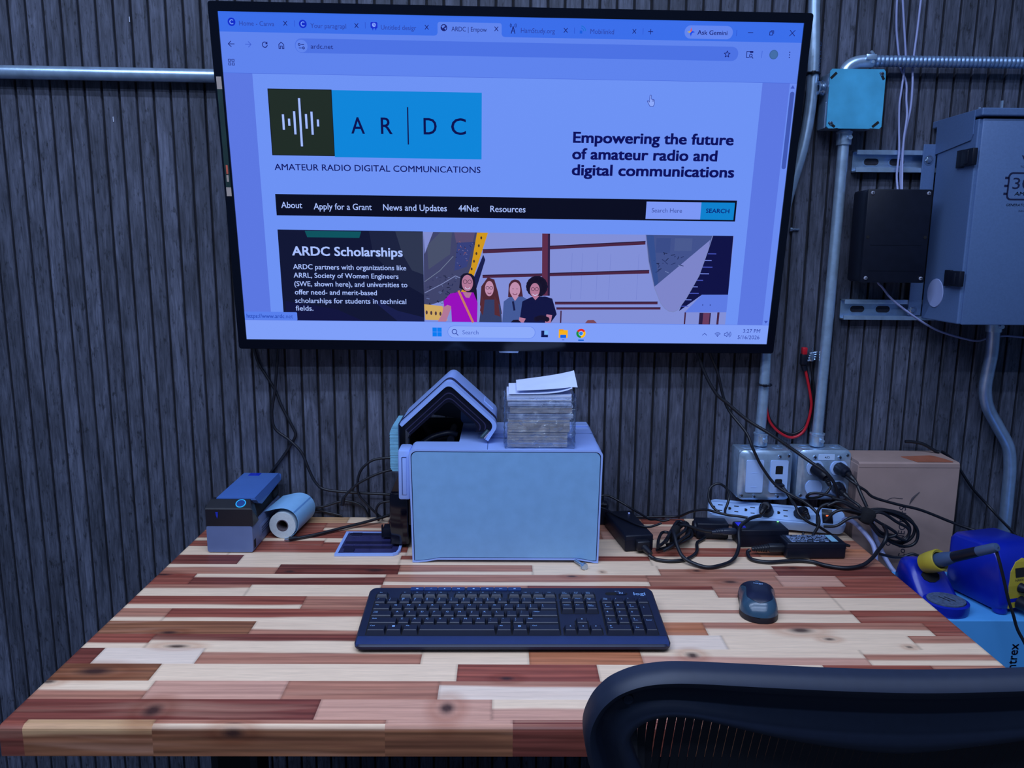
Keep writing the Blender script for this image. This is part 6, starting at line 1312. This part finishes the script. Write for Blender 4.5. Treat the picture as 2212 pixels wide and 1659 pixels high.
# ==================================================================== right of the desk: side table, boxes, soldering gear
t = thing('side_table', 'low dark side table right of the desk carrying both boxes', 'table', (.92, -.26, 0))
TBM = mat('dark_laminate', (.02, .022, .03), .5, noise=.1)
g = G(); g.box2((.664, -.50, .420), (1.20, -.006, .445), .003); g.build('tabletop', TBM, t)
for x in (.69, 1.17):
    for y in (-.47, -.04): g = G(); g.box2((x-.018, y-.018, 0), (x+.018, y+.018, .421), .002); g.build('leg', mat('black_frame_steel', (.010, .011, .016)), t)
# cardboard carton
CB = mat('brown_cardboard', (.36, .245, .215), .75, noise=.10, nscale=14, bump=.03)
t = thing('cardboard_box', 'tall brown cardboard box with sideways handwriting against the wall behind the desk corner', 'box', (.77, -.05, .445))
x0, x1, y0, y1, z0, z1 = .6680, .8755, -.0950, -.0060, .4455, .9045
g = G(); g.box2((x0, y0, z0), (x1, y1, z1-.006), .0015); g.build('carton', CB, t)
g = G(); prof = [(y0-.0008, z1-.0105), (y0-.0008, z1-.003), (y0+.003, z1), (y1, z1+.0012), (y1, z1-.005), (y0+.003, z1-.006)]
g.prism(prof, 'x', x0+.001, x1-.002); g.build('lid_flap', CB, t)
g = G(); g.box2((x0-.0006, y0+.001, z0+.1), (x0, y0+.014, z1-.022)); g.build('tuck_flap', mat('cardboard_edge', (.24, .17, .16), .8, noise=.15), t)
g = G(); g.prism([(.7735, -.100+.045), (.788, -.0935), (.8610, -.0935), (.8560, -.075), (.8450, -.050), (.8380, -.046)], 'z', z1+.0006, z1+.0018); o = g.build('parcel_tape', mat('parcel_tape_brown', (.42, .13, .07), .3, noise=.1), t); o['label'] = 'reddish brown packing tape on the top'
MK = mat('marker_ink', (.018, .020, .040), .6, noise=.1)
g = G()
def hand(txt, x_base, zb, length, cap, lean=.1):
    P, F = text2d(txt, 0, 0, length, cap)
    rj = random.Random(5)
    g.add([(x_base-q+.0012*math.sin(p*90)-p*.06, y0-.0005, zb+p+q*lean) for p, q in P], F)
hand('CoNNECTorS', .7800, .6985, .112, .0135); hand('J', .7535, .7000, None, .0110); hand('o', .7480, .7270, None, .014)
g.build('handwriting', MK, t)
g = G()
g.tube([(.7325, y0-.0002, .8246), (.7385, y0-.0002, .8285), (.7461, y0-.0002, .8302), (.7560, y0-.0002, .8290), (.7643, y0-.0002, .8285)], .0007, 0, 6)
g.tube([(.7797, y0-.0001, .8165), (.7850, y0-.0001, .8290), (.7975, y0-.0001, .8425)], .0012, 0, 6, radii=[.0008, .0024, .0010]); g.build('pen_mark', mat('scuff', (.08, .065, .075), .8, noise=.2), t)
cable('cable_end', 'short thick black cable end poking out on top of the cardboard box', 'cable', [(.7985, -.020, .9290), (.8132, -.020, .9285), (.8364, -.022, .9240), (.8600, -.026, .9110), (.8680, -.028, .9085)], .0034, group=None)
# white carton with sideways word
WB = mat('white_carton', (.075, .34, .74), .5, noise=.03, nscale=20)
t = thing('white_box', 'white carton printed ntrex sideways carrying the blue soldering gear', 'box', (.82, -.3, .445))
g = G(); g.box2((.6690, -.4050, .4455), (1.060, -.2060, .7195), .0018); g.build('carton', WB, t)
g = G()
for ox in (-.0005, .0005):
    P, F = text2d('ntrex', 0, 0, .0470, .0155); g.add([(.8175-q+ox, -.4054, .6310+p) for p, q in P], F)
g.build('printed_word', mat('navy_print', S(12, 20, 60)), t)
# soldering station
BLUE = mat('station_blue', (.004, .016, .34), .30, noise=.05); YEL = mat('station_yellow', (.42, .33, .03), .45, noise=.06)
t = thing('soldering_station', 'blue soldering station with a yellow front panel cut off by the right picture edge', 'soldering station', (.7892, -.391, .7197), world=False)
t.rotation_euler = (0, 0, math.radians(15))
g = G(); prof = [(.010, .004), (.0015, .012), (.0005, .024), (.006, .060), (.012, .086), (.022, .104), (.040, .1115), (.112, .108), (.120, .098), (.120, .006), (.112, .002)]
n = len(prof); W_ = .102
def sec(x, ins): 
    c = np.array(prof).mean(0); return [(x, c[0]+(p[0]-c[0])*(1-ins), c[1]+(p[1]-c[1])*(1-ins)) for p in prof]
L_ = [sec(0, .10), sec(.003, .03), sec(.010, 0), sec(W_-.010, 0), sec(W_-.003, .03), sec(W_, .10)]; vs = [p for s_ in L_ for p in s_]
fs = [(k*n+j, k*n+(j+1) % n, (k+1)*n+(j+1) % n, (k+1)*n+j) for k in range(5) for j in range(n)]+[tuple(range(n)), tuple(range(5*n, 6*n))]
g.add(vs, fs); g.build('body', BLUE, t, 50)
for x in (.012, W_-.012):
    for y in (.012, .108): g = G(); g.lathe([(0, -.0004+.0008), (.010, .0008), (.012, .004), (.010, .012), (0, .014)], (x, y, 0), 'z', 18); g.build('foot', BLUE, t, 60)
def front(xx, zz, out=0.0):   # a point on the sloping front face
    y = np.interp(zz, [.012, .024, .060, .086, .104], [.0015, .0005, .006, .012, .022]); return (xx, float(y)-out, zz)
g = G(); pl = [(.016, .012), (.016, .050), (.022, .074), (.034, .088), (.051, .093), (.068, .088), (.080, .074), (.086, .050), (.086, .012)]
a = [front(x, z, .0016) for x, z in pl]; b = [front(x, z, -.003) for x, z in pl]; k = len(pl)
rows_ = sorted(set(z for x, z in pl)); 
left = pl[:5]; right = pl[:3:-1]
vs = []
for (xl, z), (xr, _) in zip(left, right):
    vs += [front(xl, z, .0016), front(xr, z, .0016)]
g.add(vs, [(2*i, 2*i+1, 2*i+3, 2*i+2) for i in range(4)]); g.add(a+b, [(i, (i+1) % k, k+(i+1) % k, k+i) for i in range(k)]); pan = g.build('front_panel', YEL, t)
g = G(); g.add([front(.030, .064, .0024), front(.056, .064, .0024), front(.056, .079, .0024), front(.030, .079, .0024)], [(0, 1, 2, 3)]); g.build('display', RUBBERDK, pan)
g = G(); P, F = text2d('HAKKO', .029, .0575, .022, .0040); g.add([front(p, q, .0022) for p, q in P], F); g.build('maker_lettering', mat('panel_ink', S(50, 40, 30), .6, noise=.05), pan)
for x, z, r_, l_ in ((.040, .0460, .0085, .014), (.040, .0200, .0120, .030)):
    g = G(); p = Vector(front(x, z, .001)); g.tube([p, p+Vector((.001, -l_*.4, 0)), p+Vector((.003, -l_, .000))], r_, 0, 16, smooth=False, radii=[r_, r_*.9, r_*.62]); g.build('knob' if z > .03 else 'cord_socket', BLACK, pan, 40)
# iron holder with sponge
t = thing('iron_holder', 'blue soldering iron holder with a yellow collar and grey sponge beside the desk edge', 'iron holder', (.705, -.35, .7197))
g = G(); o_ = ell(.7085, -.3700, .0365, .0330, 32); i_ = ell(.7085, -.3700, .0315, .0280, 32); nn = 32
vs = [(p[0], p[1], .7198) for p in ell(.7085, -.3700, .0350, .0315, 32)]+[(p[0], p[1], .7250) for p in o_]+[(p[0], p[1], .7370) for p in o_]+[(p[0], p[1], .7385) for p in i_]+[(p[0], p[1], .7345) for p in i_]
fs = [(k*nn+j, k*nn+(j+1) % nn, (k+1)*nn+(j+1) % nn, (k+1)*nn+j) for k in range(4) for j in range(nn)]+[tuple(range(nn)), tuple(range(4*nn, 5*nn))]
g.add(vs, fs)
body = [  # lofted rising back: (y, z bottom, z top, x left, x right)
 (-.352, .7198, .7320, .6760, .7440), (-.338, .7198, .7420, .6740, .7440), (-.322, .7198, .7600, .6720, .7400), (-.308, .7198, .7740, .6720, .7360), (-.296, .7198, .7800, .6725, .7330), (-.272, .7198, .7770, .6740, .7310), (-.256, .7198, .7500, .6780, .7290)]
vs = []; m_ = 12
for y, zb, zt, xl, xr in body:
    c = rrect(xl, zb, xr, zt, min(.011, (zt-zb)*.45), 2); vs += [(p[0], y, p[1]) for p in c]
k = len(vs)//len(body); fs = [(i*k+j, i*k+(j+1) % k, (i+1)*k+(j+1) % k, (i+1)*k+j) for i in range(len(body)-1) for j in range(k)]+[tuple(range(k)), tuple(range((len(body)-1)*k, len(body)*k))]
g.add(vs, fs); g.build('base', BLUE, t, 50)
g = G(); sn = 24; 
sp = [(x, y) for x, y in ell(.7085, -.3690, .0310, .0275, sn)]
g.prism(sp, 'z', .7335, .7400, 0)
for dx_, dy_ in ((-.002, .002), (.006, -.003)): g.box((.7085+dx_, -.3690+dy_, .7402), (.0018, .020, .0006), 0, 1, Matrix.Translation((.7085, -.369, .7402)) @ Matrix.Rotation(.5, 4, 'Z') @ Matrix.Translation((-.7085, .369, -.7402)))
g.build('sponge', [mat('grey_sponge', (.055, .085, .16), .9, noise=.35, nscale=220, bump=.6), RUBBERDK], t)
g = G(); M = Matrix.Translation((.7045, -.3235, .7600)) @ Matrix.Rotation(math.radians(52), 4, 'X')
hp = [(-.0155, .004), (-.012, .0085), (.000, .0072), (.012, .0085), (.0160, .004), (.0145, -.004), (.006, -.0092), (-.004, -.0092), (-.0125, -.004)]
g.prism(hp, 'z', -.003, .0010); g.xf(M); g.build('cleaning_hole', RUBBERDK, t)
ID = Vector((.0425, -.0980, .0660)).normalized(); ip = Vector((.7020, -.3215, .7865))
_s = ID.cross(Vector((0, 0, 1))).normalized(); Mi = frame_matrix(ip, ID, _s, ID.cross(_s))
g = G(); g.lathe([(.0135, .004), (.0165, -.012), (.0185, .0), (.0195, .020), (.0180, .022), (.0145, .020), (.0130, .004), (.0135, .004)], (0, 0, 0), 'x', 28); g.xf(Mi); g.build('collar', YEL, t, 40)
g = G(); g.tube([(.737, -.270, .7225), (.744, -.268, .748), (.752, -.272, .748), (.756, -.285, .735)], .0022, 0, 8); g.build('wire_stand', CHROME, t, 50)
t = thing('soldering_iron', 'soldering iron resting in the yellow collar with its cord trailing over the white carton', 'soldering iron', tuple(ip))
g = G(); g.lathe([(0, -.004), (.0105, -.004), (.0122, .006), (.0122, .030), (.0100, .046), (.0085, .050)], (0, 0, 0), 'x', 24); g.xf(Mi); g.build('grip', mat('grip_grey', (.040, .075, .16), .5, noise=.06), t, 40)
g = G(); g.lathe([(.0086, .048), (.0090, .052), (.0084, .095), (.0078, .098)], (0, 0, 0), 'x', 24); g.xf(Mi); g.build('handle', BLACK, t, 40)
g = G(); g.lathe([(.0078, .096), (.0082, .099), (.0078, .128), (.0066, .133), (0, .134)], (0, 0, 0), 'x', 24); g.xf(Mi); g.build('rear_sleeve', mat('sleeve_grey', (.055, .095, .19), .45, noise=.06), t, 40)
e = Mi @ Vector((.1325, 0, 0))
g = G(); g.tube([e, (.7490, -.4225, .8480), (.7530, -.428, .8300), (.7610, -.432, .8010), (.7690, -.436, .7705), (.7774, -.439, .7473), (.7873, -.440, .7212), (.800, -.447, .6955), (.812, -.458, .655), (.835, -.468, .640), (.852, -.462, .665), (.850, -.440, .715), (.8390, -.4115, .7397)], .0026, 0, 8); g.build('cord', CABLE, t, 50)
cable('cable', 'black cable passing behind the blue iron holder onto the desk corner', 'cable', [(.6640, -.2200, .7600), (0.6790, -0.2180, 0.7560), (0.6934, -0.2180, 0.7530), (0.7099, -0.2180, 0.7540), (0.7293, -0.2200, 0.7600), (.755, -.226, .745), (.775, -.232, .7230)], .0028)

# ==================================================================== office chair in the foreground
def chair():
    t = thing('office_chair', 'dark mesh-backed office chair seen from behind at the lower right', 'office chair', (.305, -.80, 0)); t.location.z = 0
    FR = mat('chair_frame', (.010, .016, .036), .52, spec=.4, noise=.06, nscale=120, bump=.02)
    CX = .3065; DZ = -.0045
    O = [(.062, .600), (.046, .700), (.0360, .790), (.0345, .8466), (.0283, .8743), (.0233, .9011), (.0226, .9224), (.0282, .9431), (.0362, .9567), (.0461, .9668), (.0627, .9756), (.0831, .9802), (.1071, .9812), (.1663, .9781), (.2363, .9744), (CX, .9726)]
    I = [(.108, .610), (.098, .700), (.0890, .800), (.0817, .8517), (.0745, .8718), (.0662, .8963), (.0662, .9083), (.0725, .9190), (.0844, .9267), (.1019, .9295), (.1274, .9254), (.1667, .9128), (.2141, .8990), (.2709, .8882), (.2900, .8858), (CX, .8846)]
    Ob = [(CX, .505), (.20, .507), (.13, .520), (.085, .550)]; Ib = [(CX, .550), (.22, .552), (.155, .562), (.122, .582)]
    mir = lambda L: [(2*CX-x, z) for x, z in L]
    Oc = Ob[1:]+O+mir(O)[:-1][::-1]+mir(Ob[1:])[::-1]+[Ob[0]]
    Ic = Ib[1:]+I+mir(I)[:-1][::-1]+mir(Ib[1:])[::-1]+[Ib[0]]
    Os = spline([Vector((x, z, 0)) for x, z in Oc], 5, True); Is = spline([Vector((x, z, 0)) for x, z in Ic], 5, True)
    def yy(x, z): return -1.0+(.98-z)*.25 - .030*((x-CX)/.28)**2*0
    prof = [(0, .010), (0, .000), (.03, -.009), (.10, -.0145), (.18, -.0125), (.27, -.004), (.38, .001), (.50, -.001), (.64, -.006), (.78, -.0105), (.90, -.0100), (.97, -.0050), (1.0, .002), (1.0, .010)]
    n = len(Os); k = len(prof); g = G(); vs = []
    for a, b in zip(Os, Is):
        for q, dy in prof: p = a.lerp(b, q); vs.append((p.x, yy(p.x, p.y)+dy, p.y+DZ))
    fs = [(i*k+j, ((i+1) % n)*k+j, ((i+1) % n)*k+(j+1) % k, i*k+(j+1) % k) for i in range(n) for j in range(k)]
    g.add(vs, fs); g.build('back_frame', FR, t, 60)
    # elastic mesh: close-set vertical bands with hair-thin gaps
    g = G(); zs_in = [(p.x, p.y) for p in Is]
    def span(x):
        hits = []
        for (xa, za), (xb, zb) in zip(zs_in, zs_in[1:]+zs_in[:1]):
            if (xa-x)*(xb-x) <= 0 and xa != xb: hits.append(za+(zb-za)*(x-xa)/(xb-xa))
        return (min(hits), max(hits)) if len(hits) > 1 else None
    x = .0668; P_ = .0079
    while x < 2*CX-.0668:
        xa, xb = x, x+P_-.00065; s_ = span((xa+xb)/2)
        if s_:
            z0_, z1_ = s_[0]-.014, s_[1]+.014; m_ = 14
            vs = []
            for j in range(m_+1):
                z = z0_+(z1_-z0_)*j/m_
                bow = .014*math.sin(PI*j/m_)
                for xx in (xa, xb):
                    for th in (.0, .0014): vs.append((xx, yy(xx, z)+.003+bow+th, z))
            fs = []
            for j in range(m_):
                a = j*4; b = a+4
                fs += [(a, b, b+2, a+2), (a+1, a+3, b+3, b+1), (a, a+1, b+1, b), (a+2, b+2, b+3, a+3)]
            g.add(vs, fs)
        x += P_
    g.build('back_mesh', mat('mesh_band', (.006, .006, .012), .7, noise=.15, nscale=300), t)
    for (x, z) in ((.0585, .9445), (.4380, .9445)):
        g = G(); g.lathe([(0, -.0012), (.0042, -.001), (.0048, .0012)], (x, yy(x, z)-.0050, z), 'y', 16); g.build('frame_plug', FR, t, 50)
    DK = mat('chair_dark', (.008, .009, .014), .5, noise=.1)
    g = G(); g.tube([(CX, -.905, .560), (CX, -.885, .48), (CX, -.84, .43), (CX, -.74, .405)], .028, 0, 14, radii=[.02, .03, .034, .04]); g.build('spine', DK, t, 50)
    g = G(); g.box2((CX-.235, -.865, .425), (CX+.235, -.455, .475), .022, 0, 4); g.build('seat', mat('seat_fabric', (.007, .008, .013), .8, noise=.2, nscale=300), t, 50)
    g = G(); g.box2((CX-.10, -.78, .370), (CX+.10, -.56, .426), .015); g.build('tilt_housing', DK, t, 50)
    g = G(); g.tube([(CX, -.67, .38), (CX, -.67, .25)], .025, 0, 18, smooth=False); g.tube([(CX, -.67, .26), (CX, -.67, .085)], .03, 0, 18, smooth=False); g.build('gas_column', DK, t, 40)
    for i in range(5):
        a = math.radians(90+72*i); d = Vector((math.cos(a), math.sin(a), 0)); c = Vector((CX, -.67, 0))
        g = G(); g.tube([c+Vector((0, 0, .10)), c+d*.15+Vector((0, 0, .095)), c+d*.30+Vector((0, 0, .070))], .02, 0, 12, radii=[.028, .022, .016]); leg = g.build('leg', DK, t, 50)
        g = G(); p = c+d*.30
        s_ = Vector((-d.y, d.x, 0))
        for off in (-.016, .016): g.tube([p+s_*(off-.009)+Vector((0, 0, .028)), p+s_*(off+.009)+Vector((0, 0, .028))], .0275, 0, 20, smooth=False)
        g.tube([p+Vector((0, 0, .03)), p+Vector((0, 0, .068))], .008, 0, 10, smooth=False); g.build('castor', DK, leg, 40)
chair()
for o in bpy.data.objects:
    if '_w' in o: del o['_w']
